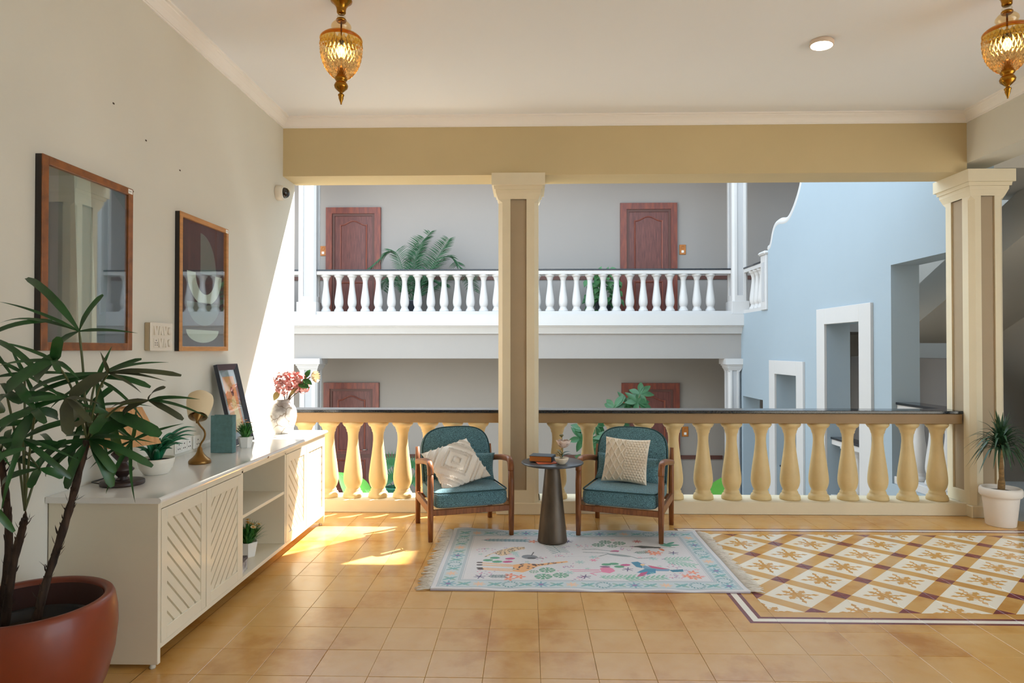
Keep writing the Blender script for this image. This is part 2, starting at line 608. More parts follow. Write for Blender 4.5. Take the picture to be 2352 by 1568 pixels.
fb = box('wall_far_top', 'court_white', -9.0, 12.0, 4.95, 3.9, 12.4, 5.0); struct(fb)
for i, (z, x1) in enumerate(((ZU + 0.82, 6.4), (ZL + 0.82, 3.9))):
    o = box('trim_%d' % (5 + i), 'dado_wood', -9.0, YF - 0.025, z, x1, YF, z + 0.075); struct(o, 'dark wooden dado rail')
clw = box('wall_court_left', 'court_white', -9.25, 5.0, ZL, -9.0, 14.5, 5.2); struct(clw)

xs = [-3.78 + 0.2465 * i for i in range(30)]
balustrade('balustrade', 'white balustrade of the far upper balcony across the court', xs, -3.93, 3.72, 12.2, ZU + 0.0, near=False, hb=0.80, ht=0.895, kerb=0.112)
xs = [-6.2 + 0.2465 * i for i in range(8)]
balustrade('balustrade', 'white balustrade piece left of the far white pillar', xs, -6.4, -4.26, 12.2, ZU + 0.0, near=False, hb=0.80, ht=0.895, kerb=0.112)
def fcol(label, x0, x1, z0, z1, y0=12.04, y1=12.36):
    return column('far_column', label, x0, y0, x1, y1, z1, z0, 'court_panel', 'court_white', 'far wing columns', cap=0.07, plinth=0.24)
fcol('white pillar on the far upper balcony at the left', -4.26, -3.93, ZU + 0.05, 4.95)
fcol('white corner pillar at the right end of the far upper balcony', 3.72, 4.0, ZU + 0.05, 4.95, 12.0, 12.36)
fcol('white pillar under the far balcony at the left behind the vase', -4.24, -3.90, ZL, 1.243, 12.06, 12.4)
fcol('slim white pillar under the far balcony beside the blue wall', 3.66, 3.88, ZL, 1.243, 12.06, 12.36)

fcol('white pillar seen through the low opening in the blue wall', 4.62, 4.84, ZL, 1.70, 11.75, 11.97)

# far doors
def door(n, label, x0, x1, z0, ztop, tone='', handle=1):
    t = bpy.data.objects.new('door_%d' % n, None); COL.objects.link(t)
    t.location = ((x0 + x1) / 2, YF, z0)
    struct(t, label)
    w = (x1 - x0) / 2; H = ztop - z0
    fwid = 0.125
    fr = MB()
    for (a0, b0, a1, b1) in ((-w, 0, -w + fwid, H), (w - fwid, 0, w, H)):
        fr.prism([(a0, b0), (a1, b0), (a1, b1 - (fwid if a0 < 0 else fwid)), (a0, b1 - fwid)], -0.06, 0, 'xz')
    fr.prism([(-w, H - fwid), (w, H - fwid), (w, H), (-w, H)], -0.06, 0, 'xz')
    fr.build('frame', 'door_frame_wood', t)
    st = MB()
    i0 = w - fwid
    st.box(-i0, -0.038, 0, -i0 + 0.05, 0, H - fwid); st.box(i0 - 0.05, -0.038, 0, i0, 0, H - fwid)
    st.box(-i0 + 0.05, -0.038, H - fwid - 0.05, i0 - 0.05, 0, H - fwid)
    st.build('stop', 'dado_wood', t)
    L = i0 - 0.05
    MB().box(-L, -0.020, 0.01, L, 0, H - fwid - 0.05).build('leaf', 'door_wood', t)
    # raised arched panel above, square panel below, each with a moulding
    def panel(zb, zt, arch):
        pw = L - 0.105
        pts = [(-pw, zb), (pw, zb)]
        N = 10
        for k in range(N + 1):
            u = 1 - 2 * k / N
            bump = arch * (0.5 + 0.5 * math.cos(math.pi * min(1, abs(u) * 1.15))) if arch else 0
            pts.append((u * pw, zt + bump))
        mo = MB()
        c = (0, (zb + zt) / 2)
        def inset(k):
            return [(p[0] - math.copysign(k, p[0]) if abs(p[0]) > pw * 0.98 else p[0], p[1] + (k if p[1] == zb else -k)) for p in pts]
        A, B, Cc = inset(0), inset(0.022), inset(0.034)
        for P, Q, y0, y1 in ((A, A, -0.020, -0.034), (A, B, -0.034, -0.030), (B, Cc, -0.030, -0.016)):
            for i in range(len(P)):
                j = (i + 1) % len(P)
                mo.quad((P[i][0], y0, P[i][1]), (P[j][0], y0, P[j][1]), (Q[j][0], y1, Q[j][1]), (Q[i][0], y1, Q[i][1]))
        mo.build('panel_moulding', 'door_frame_wood', t)
        MB().prism(inset(0.045), -0.0275, -0.02, 'xz').build('door_panel', 'door_wood', t)
    panel(0.95, H - fwid - 0.22, 0.09)
    panel(0.16, 0.78, 0)
    hd = MB().tube([(handle * (L - 0.07), -0.02, 0.99), (handle * (L - 0.07), -0.06, 0.99), (handle * (L - 0.16), -0.06, 0.985)], 0.009, 6)
    hd.build('handle', mat('steel', (190, 188, 182), 0.3, 1.0), t)
    return t
door(1, 'red brown panelled door on the far upper balcony beside the areca palm', -4.112, -2.992, ZU, 4.30)
door(2, 'red brown panelled door on the far upper balcony beside the trailing plant', 1.865, 3.005, ZU, 4.36)
door(3, 'dark panelled door on the far lower corridor behind the vase', -4.15, -3.02, ZL, 0.735)
door(4, 'dark panelled door on the far lower corridor behind the right armchair', 1.885, 3.045, ZL, 0.735)

def bell(label, x, z):
    t = thing('door_bell_plate', label, 'door bell', (x, YF, z), group='wooden bell plates beside the doors')
    MB().box(-0.065, -0.018, -0.10, 0.065, 0, 0.10, 0.006).build('plate', mat('bell_wood', (190, 116, 44), 0.4, var=0.2, scale=20), t)
    MB().box(-0.025, -0.026, -0.065, 0.025, -0.018, -0.015, 0.003).build('button', mat('white_plastic', (240, 238, 232), 0.35), t)
    MB().lathe([(0.036, -0.004), (0.036, 0.004), (0.026, 0.004), (0.026, -0.004)], 16, cap=False).build('ring', 'bell_wood', t).matrix_local = Matrix.Translation((0, -0.02, 0.045)) @ Matrix.Rotation(math.pi / 2, 4, 'X')
bell('orange wooden bell plate left of the far upper door beside the areca palm', -4.18, 3.42)
bell('orange wooden bell plate right of the far upper door beside the trailing plant', 3.12, 3.42)
bell('orange wooden bell plate right of the lower door, between the balusters', 3.16, -0.24)

# ------------------------------------------------------------------ stair wall at the right of the court
XB0, XB1 = 3.9, 4.2
sw = MB()
def strip(y0, y1, z0, z1):
    sw.box(XB0, y0, z0, XB1, y1, z1)
TOP = 3.0
strip(12.0, 12.4, ZL, 2.06); strip(11.0, 12.0, 0.57, 2.06); strip(10.75, 11.0, ZL, 2.06)
strip(10.4, 10.75, ZL, TOP)
strip(9.57, 10.4, ZL, -1.17); strip(9.57, 10.4, 1.03, TOP)
strip(8.66, 9.57, ZL, TOP)
strip(7.77, 8.66, ZL, -0.5); strip(7.77, 8.66, 1.74, TOP)
strip(7.14, 7.77, ZL, TOP)
strip(5.95, 7.14, ZL, -0.02); strip(6.0, 7.14, 2.32, TOP)
SCURVE = [(10.75, 3.05), (10.66, 3.07), (10.60, 3.14), (10.55, 3.24), (10.48, 3.33), (10.38, 3.38), (10.24, 3.385), (10.10, 3.36),
          (9.96, 3.36), (9.84, 3.40), (9.72, 3.48), (9.62, 3.57), (9.53, 3.67), (9.45, 3.79), (9.38, 3.95), (9.32, 4.15), (9.27, 4.45), (9.2, 4.9),
          (9.1, 5.4), (8.95, 5.9), (8.7, 6.3), (8.3, 6.5), (6.0, 6.5)]
sw.prism([(6.0, TOP), (10.75, TOP)] + SCURVE, XB0, XB1, 'yz')
o = sw.build('wall_stair', 'court_blue'); struct(o, 'pale blue stair wall with stepped openings and curved top')
o = MB().tube([(XB0 + 0.06, y, z) for y, z in smooth_path([(0, a, b) for a, b in SCURVE], 3) and [(p[1], p[2]) for p in smooth_path([(0, a, b) for a, b in SCURVE], 3)]], 0.07, 10).build('trim_7', 'court_white')
struct(o, 'white rounded moulding along the curved wall top')
# newel and short return balustrade on top of the wall
nw = thing('newel_post', 'white newel post at the end of the curved wall top', 'post', (4.0, 10.88, 2.06))
MB().box(-0.13, -0.12, 0, 0.13, 0.12, 0.90, 0.006).build('body', 'court_white', nw)
MB().box(-0.137, -0.05, 0.14, -0.131, 0.05, 0.78).build('panel', 'court_panel', nw)
MB().box(-0.17, -0.15, 0.90, 0.17, 0.15, 0.96, 0.025).build('cap', 'court_white', nw)
balustrade('balustrade', 'short white balustrade return beside the newel post', [-0.36, -0.16, 0.04, 0.24], -0.50, 0.50, 0, 2.06, near=False,
           rz=math.pi / 2, loc=(4.02, 11.5, 2.02), hb=0.78, ht=0.875, kerb=0.10, kw=0.11)
# white surrounds of the two windows
def surround(n, label, ya, yb, oa, ob, ztop, zo, zbot):
    t = bpy.data.objects.new('window_%d' % n, None); COL.objects.link(t)
    t.location = (XB0, (ya + yb) / 2, zbot); struct(t, label)
    c = (ya + yb) / 2
    mb = MB()
    x0, x1 = -0.035, 0.0
    for a, b, z0, z1 in ((ya, oa, zbot, ztop), (ob, yb, zbot, ztop), (oa, ob, zo, ztop)):
        mb.box(x0, a - c, z0 - zbot, x1, b - c, z1 - zbot, 0.003)
    mb.build('surround', 'court_white', t)
    MB().box(-0.05, oa - c, -0.06, 0.3, ob - c, 0.0).build('sill', 'court_white', t)
    return t
surround(1, 'smaller white framed stair opening farther along the blue wall', 9.34, 10.63, 9.57, 10.4, 1.24, 1.03, -1.17)
surround(2, 'taller white framed stair opening nearer in the blue wall', 7.5, 8.89, 7.77, 8.66, 1.945, 1.74, -0.5)
# balustrades inside the openings
balustrade('balustrade', 'white balustrade inside the smaller stair opening', [-0.3, -0.06, 0.18], -0.415, 0.415, 0, 0, near=False, rz=math.pi / 2, loc=(4.05, 9.985, -1.17), hb=0.68, ht=0.775, kerb=0.03, kw=0.11)
balustrade('balustrade', 'white balustrade inside the taller stair opening', [-0.3, -0.05, 0.2], -0.445, 0.445, 0, 0, near=False, rz=math.pi / 2, loc=(4.05, 8.215, -0.5), hb=0.68, ht=0.775, kerb=0.03, kw=0.11)
balustrade('balustrade', 'white balustrade with granite top in the large stair opening', [-0.42, -0.17, 0.08, 0.33], -0.57, 0.57, 0, 0, near=False, rz=math.pi / 2, loc=(4.05, 6.57, -0.02), hb=0.77, ht=0.87, kerb=0.08, kw=0.13)

# stair hall behind the blue wall
XH = 6.3
o = box('wall_stair_hall', 'stair_grey', XH, 2.4, ZL, XH + 0.2, YF, 9.1); struct(o)
o = box('floor_stair_landing', 'landing_floor', 4.03, 5.53, -0.15, XH, 7.2, -0.004); struct(o, 'blue grey landing floor behind the right pillar')
o = box('floor_stair_ground', 'stair_dark', 4.2, 10.9, ZL - 0.05, XH, YF, ZL + 0.02); struct(o)
st = MB()
N = 10
for i in range(N):                        # flight down from the landing, away from the room
    y0 = 7.2 + (10.9 - 7.2) * i / N
    y1 = 7.2 + (10.9 - 7.2) * (i + 1) / N
    z1 = -(1.61 / N) * (i + 1)
    st.box(4.2, y0, z1 - 0.25, 5.1, y1, z1)
o = st.build('floor_stair_flight', 'landing_floor'); struct(o)
fl2 = MB().prism([(9.2, 1.50), (6.3, 2.80), (6.3, 3.30), (9.2, 1.98)], 5.05, XH, 'yz')
o = fl2.build('ceiling_stair_flight', 'stair_grey'); struct(o, 'sloping underside of the upper stair flight')
o = box('wall_stair_spine', 'stair_dark', 5.15, 7.6, ZL, 5.3, 10.6, 1.3); struct(o)
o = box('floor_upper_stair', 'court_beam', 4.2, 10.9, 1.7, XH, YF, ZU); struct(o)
o = box('ceiling_stair', 'court_white', 4.2, 5.9, 8.86, XH + 0.2, YF, 9.06); struct(o)
o = box('ceiling_landing', 'stair_grey', 4.2, 6.0, 3.05, XH, 7.3, 3.25); struct(o)

# ------------------------------------------------------------------ tiled floor
def tile_material():
    m = bpy.data.materials.new('floor_tile'); m.use_nodes = True
    nt = m.node_tree; N = nt.nodes; L = nt.links
    b = N['Principled BSDF']
    def math_(op, a, bb=None, c=None):
        n = N.new('ShaderNodeMath'); n.operation = op
        for i, v in enumerate((a, bb, c)):
            if v is None: continue
            if isinstance(v, (int, float)): n.inputs[i].default_value = v
            else: L.new(v, n.inputs[i])
        return n.outputs[0]
    def AND(*a):
        r = a[0]
        for x in a[1:]: r = math_('MULTIPLY', r, x)
        return r
    def OR(*a):
        r = a[0]
        for x in a[1:]: r = math_('MAXIMUM', r, x)
        return r
    def LT(a, v): return math_('LESS_THAN', a, v)
    def GT(a, v): return math_('GREATER_THAN', a, v)
    def ABS(a): return math_('ABSOLUTE', a)
    geo = N.new('ShaderNodeNewGeometry')
    sep = N.new('ShaderNodeSeparateXYZ'); L.new(geo.outputs['Position'], sep.inputs[0])
    X, Y = sep.outputs[0], sep.outputs[1]
    u = math_('DIVIDE', math_('SUBTRACT', X, 1.805), 0.25)
    v = math_('DIVIDE', math_('SUBTRACT', Y, 4.847), 0.25)
    a = math_('MULTIPLY', math_('ADD', u, v), 0.5)
    c = math_('MULTIPLY', math_('SUBTRACT', u, v), 0.5)
    fa = math_('SUBTRACT', math_('FRACT', a), 0.5)      # 0 at the centre of a white square
    fc = math_('SUBTRACT', math_('FRACT', c), 0.5)
    ina = LT(ABS(fa), 0.378); inc = LT(ABS(fc), 0.378)
    white = AND(ina, inc)
    maroon = AND(math_('SUBTRACT', 1.0, ina), math_('SUBTRACT', 1.0, inc))
    # motif: eight armed star. Long arms run to the corners of the square (along the room axes).
    px = math_('MULTIPLY', math_('ADD', fa, fc), 0.7071)  # along room X
    py = math_('MULTIPLY', math_('SUBTRACT', fa, fc), 0.7071)
    r = math_('SQRT', math_('ADD', math_('MULTIPLY', px, px), math_('MULTIPLY', py, py)))
    ax, ay = ABS(px), ABS(py)
    mxp = math_('MAXIMUM', ax, ay); mnp = math_('MINIMUM', ax, ay)
    core = LT(math_('ADD', r, math_('MULTIPLY', math_('COSINE', math_('MULTIPLY', math_('ARCTAN2', py, px), 8.0)), -0.026)), 0.128)
    bead = LT(math_('ADD', math_('POWER', math_('DIVIDE', math_('SUBTRACT', mxp, 0.185), 0.046), 2.0), math_('POWER', math_('DIVIDE', mnp, 0.032), 2.0)), 1.0)
    tip = LT(math_('ADD', math_('DIVIDE', ABS(math_('SUBTRACT', mxp, 0.285)), 0.080), math_('DIVIDE', mnp, 0.042)), 1.0)
    stem = AND(LT(mnp, 0.011), LT(mxp, 0.345))
    afa, afc = ABS(fa), ABS(fc)
    mx2 = math_('MAXIMUM', afa, afc); mn2 = math_('MINIMUM', afa, afc)
    arm2 = AND(LT(mn2, 0.030), LT(mx2, 0.20))
    club2 = LT(math_('ADD', math_('POWER', math_('DIVIDE', math_('SUBTRACT', mx2, 0.195), 0.040), 2.0), math_('POWER', math_('DIVIDE', mn2, 0.050), 2.0)), 1.0)
    hook2 = LT(math_('ADD', math_('DIVIDE', ABS(math_('SUBTRACT', mx2, 0.150)), 0.026), math_('DIVIDE', mn2, 0.095)), 1.0)
    hook3 = LT(math_('ADD', math_('DIVIDE', ABS(math_('SUBTRACT', mx2, 0.230)), 0.040), math_('DIVIDE', mn2, 0.022)), 1.0)
    motif = OR(core, bead, tip, stem, arm2, club2, hook2, hook3)
    # the field rectangle and its border lines
    dx0 = math_('SUBTRACT', 1.305, X); dy0 = math_('SUBTRACT', 3.597, Y); dy1 = math_('SUBTRACT', Y, 5.097); dx1 = math_('SUBTRACT', X, 6.3)
    D = math_('MAXIMUM', math_('MAXIMUM', dx0, dx1), math_('MAXIMUM', dy0, dy1))
    field = LT(D, 0.0)
    line_m = AND(GT(D, 0.070), LT(D, 0.152))
    line_w = AND(GT(D, 0.093), LT(D, 0.129))
    # plain colour with stains and per tile variation
    nz = N.new('ShaderNodeTexNoise'); nz.inputs['Scale'].default_value = 1.7; nz.inputs['Detail'].default_value = 6; nz.inputs['Roughness'].default_value = 0.6
    L.new(geo.outputs['Position'], nz.inputs['Vector'])
    nz2 = N.new('ShaderNodeTexNoise'); nz2.inputs['Scale'].default_value = 9; nz2.inputs['Detail'].default_value = 6
    L.new(geo.outputs['Position'], nz2.inputs['Vector'])
    oi = N.new('ShaderNodeObjectInfo')
    s = math_('ADD', math_('ADD', math_('MULTIPLY', nz.outputs[0], 1.15), math_('MULTIPLY', nz2.outputs[0], 0.22)), math_('MULTIPLY', oi.outputs['Random'], 0.12))
    s = math_('MULTIPLY', s, 0.86)
    rp = N.new('ShaderNodeValToRGB'); L.new(s, rp.inputs[0])
    e = rp.color_ramp.elements
    e[0].position = 0.46; e[0].color = lin((190, 128, 50))
    e[1].position = 1.0; e[1].color = lin((222, 184, 124))
    k = rp.color_ramp.elements.new(0.62); k.color = lin((214, 164, 92))
    def mixc(fac, c1, c2):
        n = N.new('ShaderNodeMix'); n.data_type = 'RGBA'
        L.new(fac, n.inputs['Factor'])
        for sock, cc in (('A', c1), ('B', c2)):
            s_ = [i for i in n.inputs if i.name == sock and i.type == 'RGBA'][0]
            if isinstance(cc, tuple): s_.default_value = cc
            else: L.new(cc, s_)
        return [q for q in n.outputs if q.type == 'RGBA'][0]
    base = rp.outputs[0]
    col = mixc(AND(field, white), base, lin((246, 238, 222)))
    col = mixc(AND(field, white, motif), col, lin((214, 160, 84)))
    col = mixc(AND(field, maroon), col, lin((128, 48, 54)))
    col = mixc(line_m, col, lin((118, 50, 58)))
    col = mixc(line_w, col, lin((246, 240, 230)))
    L.new(col, b.inputs['Base Color'])
    b.inputs['Roughness'].default_value = 0.23
    b.inputs['Specular IOR Level'].default_value = 0.95
    MATS['floor_tile'] = m
    return m
tile_material()
mat('grout', (150, 104, 52), 0.9)
fl = box('floor', 'grout', XW, YR, -0.12, 4.3, 5.72, -0.008); struct(fl, 'polished ochre tiled floor with a patterned inlay')
fl2 = box('floor_right', 'landing_floor', 4.3, YR, -0.12, 6.3, 5.53, -0.004); struct(fl2)
W = 0.25
GX, GY = -1.195, 3.847
def tile_mesh(w, h):
    mb = MB()
    g, c = 0.0007, 0.0016
    A = [mb.v((x, y, -0.008)) for x, y in ((g, g), (w - g, g), (w - g, h - g), (g, h - g))]
    B = [mb.v((x, y, -c * 0.6)) for x, y in ((g, g), (w - g, g), (w - g, h - g), (g, h - g))]
    Cc = [mb.v((x, y, 0)) for x, y in ((g + c, g + c), (w - g - c, g + c), (w - g - c, h - g - c), (g + c, h - g - c))]
    for P, Q in ((A, B), (B, Cc)):
        for i in range(4):
            mb.f([P[i], P[(i + 1) % 4], Q[(i + 1) % 4], Q[i]])
    mb.f(Cc)
    me = mb.mesh('tile'); me.materials.append(MATS['floor_tile'])
    return me
tm = tile_mesh(W, W)
tiles = []
for i in range(-4, 30):
    for j in range(-7, 40):
        x = GX + W * i; y = GY - W * j
        if y > 5.7 or y < YR or x > 4.2: continue
        tiles.append((x, y))
def seen(x, y):
    # inside the view, not under the sideboard or wholly under the rug
    if y < 2.55 or y > 5.68: return False
    if x + W < -1.64: return False
    if abs((x + W / 2) / (y + W / 2) - 0.0) > 0.86: return False
    if -0.55 < x and x + W < 1.33 and 3.9 < y and y + W < 5.1: return False
    return True
near = [t for t in tiles if seen(*t)]
near.sort(key=lambda t: t[1])
near = near[:300]
nearset = set(near)
cut = {}
fr = MB()
for (x, y) in tiles:
    x0, x1, y0, y1 = max(x, XW), min(x + W, 4.3), y, min(y + W, 5.69)
    if x > 4.0: y1 = min(y1, 5.53)
    if x1 - x0 < 0.02 or y1 - y0 < 0.02: continue
    if (x, y) in nearset:
        key = (round(x1 - x0, 4), round(y1 - y0, 4))
        me = tm if key == (W, W) else cut.setdefault(key, tile_mesh(x1 - x0, y1 - y0))
        o = link('tile', me, fl, (x0, y0, random.uniform(-0.0004, 0.0)))
        o.rotation_euler = (random.gauss(0, 0.0006), random.gauss(0, 0.0006), 0)
    else:
        fr.quad((x0 + .0007, y0 + .0007, -0.0003), (x1 - .0007, y0 + .0007, -0.0003), (x1 - .0007, y1 - .0007, -0.0003), (x0 + .0007, y1 - .0007, -0.0003))
o = fr.build('tile_field', 'floor_tile', fl); o['kind'] = 'stuff'

# ------------------------------------------------------------------ rug
RX, RY, RW, RH = -0.575, 3.86, 1.868, 1.27
def paint_rug(nu, nv):
    u, v = np.meshgrid(np.linspace(0, RW, nu), np.linspace(0, RH, nv), indexing='ij')
    C = np.empty((nu, nv, 3))
    C[:] = lin((226, 226, 232))[:3]
    rng = np.random.default_rng(3)
    def put(mask, rgb, a=1.0):
        k = np.asarray(lin(rgb)[:3])
        C[mask] = C[mask] * (1 - a) + k * a
    def ell(cu, cv, ru, rv, rot=0.0):
        c, s = math.cos(rot), math.sin(rot)
        x = (u - cu) * c + (v - cv) * s; y = -(u - cu) * s + (v - cv) * c
        return (x / ru) ** 2 + (y / rv) ** 2 < 1
    def pol(pts):
        m = np.zeros_like(u, bool)
        n = len(pts)
        for i in range(n):
            x0, y0 = pts[i]; x1, y1 = pts[(i + 1) % n]
            if y0 == y1: continue
            c = ((y0 > v) != (y1 > v)) & (u < (x1 - x0) * (v - y0) / (y1 - y0) + x0)
            m ^= c
        return m
    def seg(p, q, w):
        d = np.array(q) - np.array(p); L2 = (d ** 2).sum()
        t = np.clip(((u - p[0]) * d[0] + (v - p[1]) * d[1]) / L2, 0, 1)
        return (u - p[0] - t * d[0]) ** 2 + (v - p[1] - t * d[1]) ** 2 < w * w
    def flower(cu, cv, r, rgb, n=6, a=0.9, hole=None):
        ang = np.arctan2(v - cv, u - cu); rad = np.hypot(u - cu, v - cv)
        put(rad < r * (0.68 + 0.32 * np.cos(ang * n)), rgb, a)
        if hole: put(rad < r * 0.3, hole, 0.9)
    def ring(cu, cv, r, rgb, n=14):
        for k in range(n):
            t = 2 * math.pi * k / n
            put(ell(cu + r * math.cos(t), cv + r * math.sin(t), r * 0.26, r * 0.13, t + 0.6), rgb, 0.85)
    def sprig(p, q, rgb, n=9, ln=0.035, w=0.006, side=0.9):
        w = min(w, 0.24 * math.hypot(q[0] - p[0], q[1] - p[1]) / n)
        put(seg(p, q, 0.003), rgb, 0.8)
        d = math.atan2(q[1] - p[1], q[0] - p[0])
        for k in range(n):
            t = (k + 0.5) / n
            x = p[0] + (q[0] - p[0]) * t; y = p[1] + (q[1] - p[1]) * t
            for s in (-1, 1):
                a = d + s * side
                put(ell(x + math.cos(a) * ln * .5, y + math.sin(a) * ln * .5, ln * .55, w, a), rgb, 0.85)
    def monstera(cu, cv, r, rgb, gap=(226, 226, 232)):
        put(ell(cu, cv, r * 1.1, r), rgb, 0.95)
        for k in range(8):
            t = k * math.pi / 4 + 0.3
            put(seg((cu + math.cos(t) * r * .35, cv + math.sin(t) * r * .35), (cu + math.cos(t) * r * 1.15, cv + math.sin(t) * r * 1.15), 0.004), gap, 0.9)
    teal, dteal, peach = (120, 182, 188), (84, 150, 164), (240, 204, 178)
    green, coral, mag, pink, mauve, grey = (92, 164, 134), (240, 138, 112), (204, 92, 150), (232, 138, 178), (176, 146, 186), (116, 122, 134)
    # border band and its fine lines
    bw = 0.165
    d = np.minimum(np.minimum(u, RW - u), np.minimum(v, RH - v))
    put((d > 0.03) & (d < bw), (200, 216, 224), 0.85)
    for a in (0.030, 0.040, 0.150, 0.160, 0.172):
        put((d > a) & (d < a + 0.0045), (172, 186, 198), 0.75)
    def border(cu, cv, k):
        k %= 6
        if k == 0: flower(cu, cv, 0.052, (96, 168, 190), 8, 0.8, (150, 120, 180))
        elif k == 2: flower(cu, cv, 0.040, peach, 7, 0.95)
        elif k == 4: ring(cu, cv, 0.042, dteal)
        else:
            for s in (-1, 1):
                put(ell(cu + 0.02 * s, cv + 0.012 * s, 0.03, 0.010, 0.7), teal, 0.85)
                put(ell(cu - 0.02 * s, cv + 0.016 * s, 0.024, 0.009, -0.7), green, 0.55)
            flower(cu, cv, 0.026, teal, 5, 0.8)
    n = 19
    for k in range(n):
        cu = 0.095 + (RW - 0.19) * k / (n - 1)
        border(cu, 0.095, k); border(cu, RH - 0.095, k + 1)
    n = 13
    for k in range(1, n - 1):
        cv = 0.095 + (RH - 0.19) * k / (n - 1)
        border(0.095, cv, k); border(RW - 0.095, cv, k + 3)
    # giraffe
    for p, q in (((.246, .489), (.478, .441)), ((.249, .443), (.48, .42)), ((.254, .384), (.48, .36)), ((.261, .362), (.48, .331))):
        put(seg(p, q, 0.0085), (240, 192, 148)); put(seg(p, (p[0] + .02, p[1]), 0.011), (80, 70, 76))
    gi = pol([(.478, .449), (.562, .481), (.642, .468), (.723, .501), (.835, .534), (.843, .511), (.802, .495), (.721, .462), (.641, .423), (.592, .356), (.543, .305), (.481, .324)])
    put(gi, (242, 184, 128))
    for k in range(80):
        cu, cv = rng.uniform(.48, .82), rng.uniform(.31, .53)
        put(ell(cu, cv, .012, .007, rng.uniform(0, 3)) & gi, (104, 76, 74))
    le = pol([(.274, .601), (.311, .659), (.376, .745), (.464, .827), (.55, .838), (.556, .793), (.492, .748), (.432, .645), (.391, .628), (.337, .676), (.294, .609)])
    put(le, (232, 206, 172))
    for k in range(160):
        put(ell(rng.uniform(.27, .56), rng.uniform(.6, .84), .006, .006) & le, (120, 106, 96))
    # blue bird
    put(pol([(1.256, .518), (1.305, .535), (1.328, .488), (1.313, .403), (1.277, .425)]), (62, 142, 178))
    put(pol([(1.325, .472), (1.367, .427), (1.425, .414), (1.484, .385), (1.471, .348), (1.402, .346), (1.356, .367), (1.317, .396)]), (122, 164, 196))
    put(pol([(1.354, .465), (1.426, .421), (1.484, .388), (1.429, .384), (1.373, .405)]), (206, 96, 136))
    put(pol([(1.475, .37), (1.568, .387), (1.562, .34), (1.491, .33)]), (48, 130, 160))
    put(pol([(1.26, .321), (1.332, .396), (1.394, .383), (1.38, .31), (1.321, .28), (1.297, .308)]), (64, 146, 184))
    put(pol([(1.253, .25), (1.288, .315), (1.336, .338), (1.304, .265), (1.256, .239)]), (196, 84, 134))
    put(ell(1.325, .47, .014, .02), (244, 212, 160))
    # flamingo
    put(pol([(1.037, .389), (1.077, .436), (1.122, .391), (1.131, .347), (1.091, .303), (1.044, .323)]), pink)
    put(ell(1.075, .425, .035, .015), (140, 100, 140))
    for p, q in (((1.04, .33), (.97, .30)), ((.97, .30), (1.0, .265)), ((.85, .36), (1.03, .37)), ((.86, .33), (1.03, .345))):
        put(seg(p, q, .005), pink)
    # toucan
    put(pol([(1.293, .86), (1.386, .885), (1.449, .868), (1.522, .844), (1.511, .82), (1.442, .827), (1.386, .822), (1.357, .847)]), (70, 72, 74))
    put(pol([(1.493, .81), (1.522, .82), (1.535, .776), (1.52, .754)]), (226, 134, 96))
    put(seg((1.2, .87), (1.62, .845), .003), (80, 90, 84), 0.8)
    for cu, cv, r in ((.613, .32, .028), (.698, .351, .048), (.671, .231, .05), (.78, .255, .046)): monstera(cu, cv, r, green)
    for cu, cv, r in ((1.14, .97, .042), (1.238, .943, .042), (1.082, .902, .042), (1.179, .876, .034)): monstera(cu, cv, r, (78, 140, 118))
    for cu, cv in ((.611, .968), (.463, .254), (.46, .193), (.525, .228), (1.416, .746), (1.476, .722), (1.44, .70), (1.618, .33), (1.598, .231), (1.565, .26), (1.63, .25)):
        flower(cu, cv, .038, coral, 5, 0.95, (250, 190, 160))
    for cu, cv in ((.455, .573), (.441, .509), (1.18, .758), (1.212, .462)): put(ell(cu, cv, .034, .02, 0.2), mag)
    flower(1.375, .985, .04, (186, 84, 84), 9); flower(1.013, .552, .028, pink, 6)
    for cu, cv in ((.352, .586), (.308, .537), (.371, .508), (1.139, .483), (1.167, .43), (1.09, .47)): put(ell(cu, cv, .034, .022, 0.1), green)
    for cu, cv, t in ((1.609, .943, .8), (1.563, .885, -.5), (1.62, .90, .1), (1.56, .93, 2.2)): put(ell(cu, cv, .045, .016, t), (78, 160, 140))
    sprig((.236, .997), (.555, .986), (78, 140, 158), 11, .06, .010, .55)
    sprig((.32, .231), (.43, .233), (76, 116, 134), 6, .045, .008, .7)
    sprig((1.02, .225), (1.238, .25), (132, 196, 172), 8, .045, .012, .8)
    sprig((1.16, .20), (1.413, .233), (120, 190, 166), 8, .055, .014, .8)
    sprig((1.475, .587), (1.653, .591), (140, 200, 182), 7, .055, .008, .9)
    sprig((1.491, .539), (1.66, .46), (140, 200, 182), 7, .055, .008, .9)
    sprig((1.31, .726), (1.40, .737), (70, 116, 112), 6, .04, .008, .8)
    sprig((.74, .93), (.80, .72), (82, 140, 150), 7, .07, .005, 1.2)
    for cu, cv in ((.833, .42), (.806, .654), (.274, .76), (1.535, .439), (1.489, .256), (1.275, .814), (.30, .30), (.95, .86), (.66, .60), (.88, .20)):
        for k in range(14):
            put(ell(cu + rng.normal(0, .03), cv + rng.normal(0, .025), .007, .005, rng.uniform(0, 3)), mauve if rng.random() < .6 else pink, 0.9)
    for cu, cv in ((1.581, .716), (1.215, .379), (.276, .222), (.87, .985), (.93, .235)):
        for k in range(6):
            t = k * math.pi / 3 + .3
            put(seg((cu, cv), (cu + math.cos(t) * .035, cv + math.sin(t) * .035), .004), (104, 96, 140))
    for cu, cv in ((.483, .697), (.919, .513), (.835, .305), (1.02, .62), (1.42, .60)):
        flower(cu, cv, .036, (166, 206, 206), 7, .8)
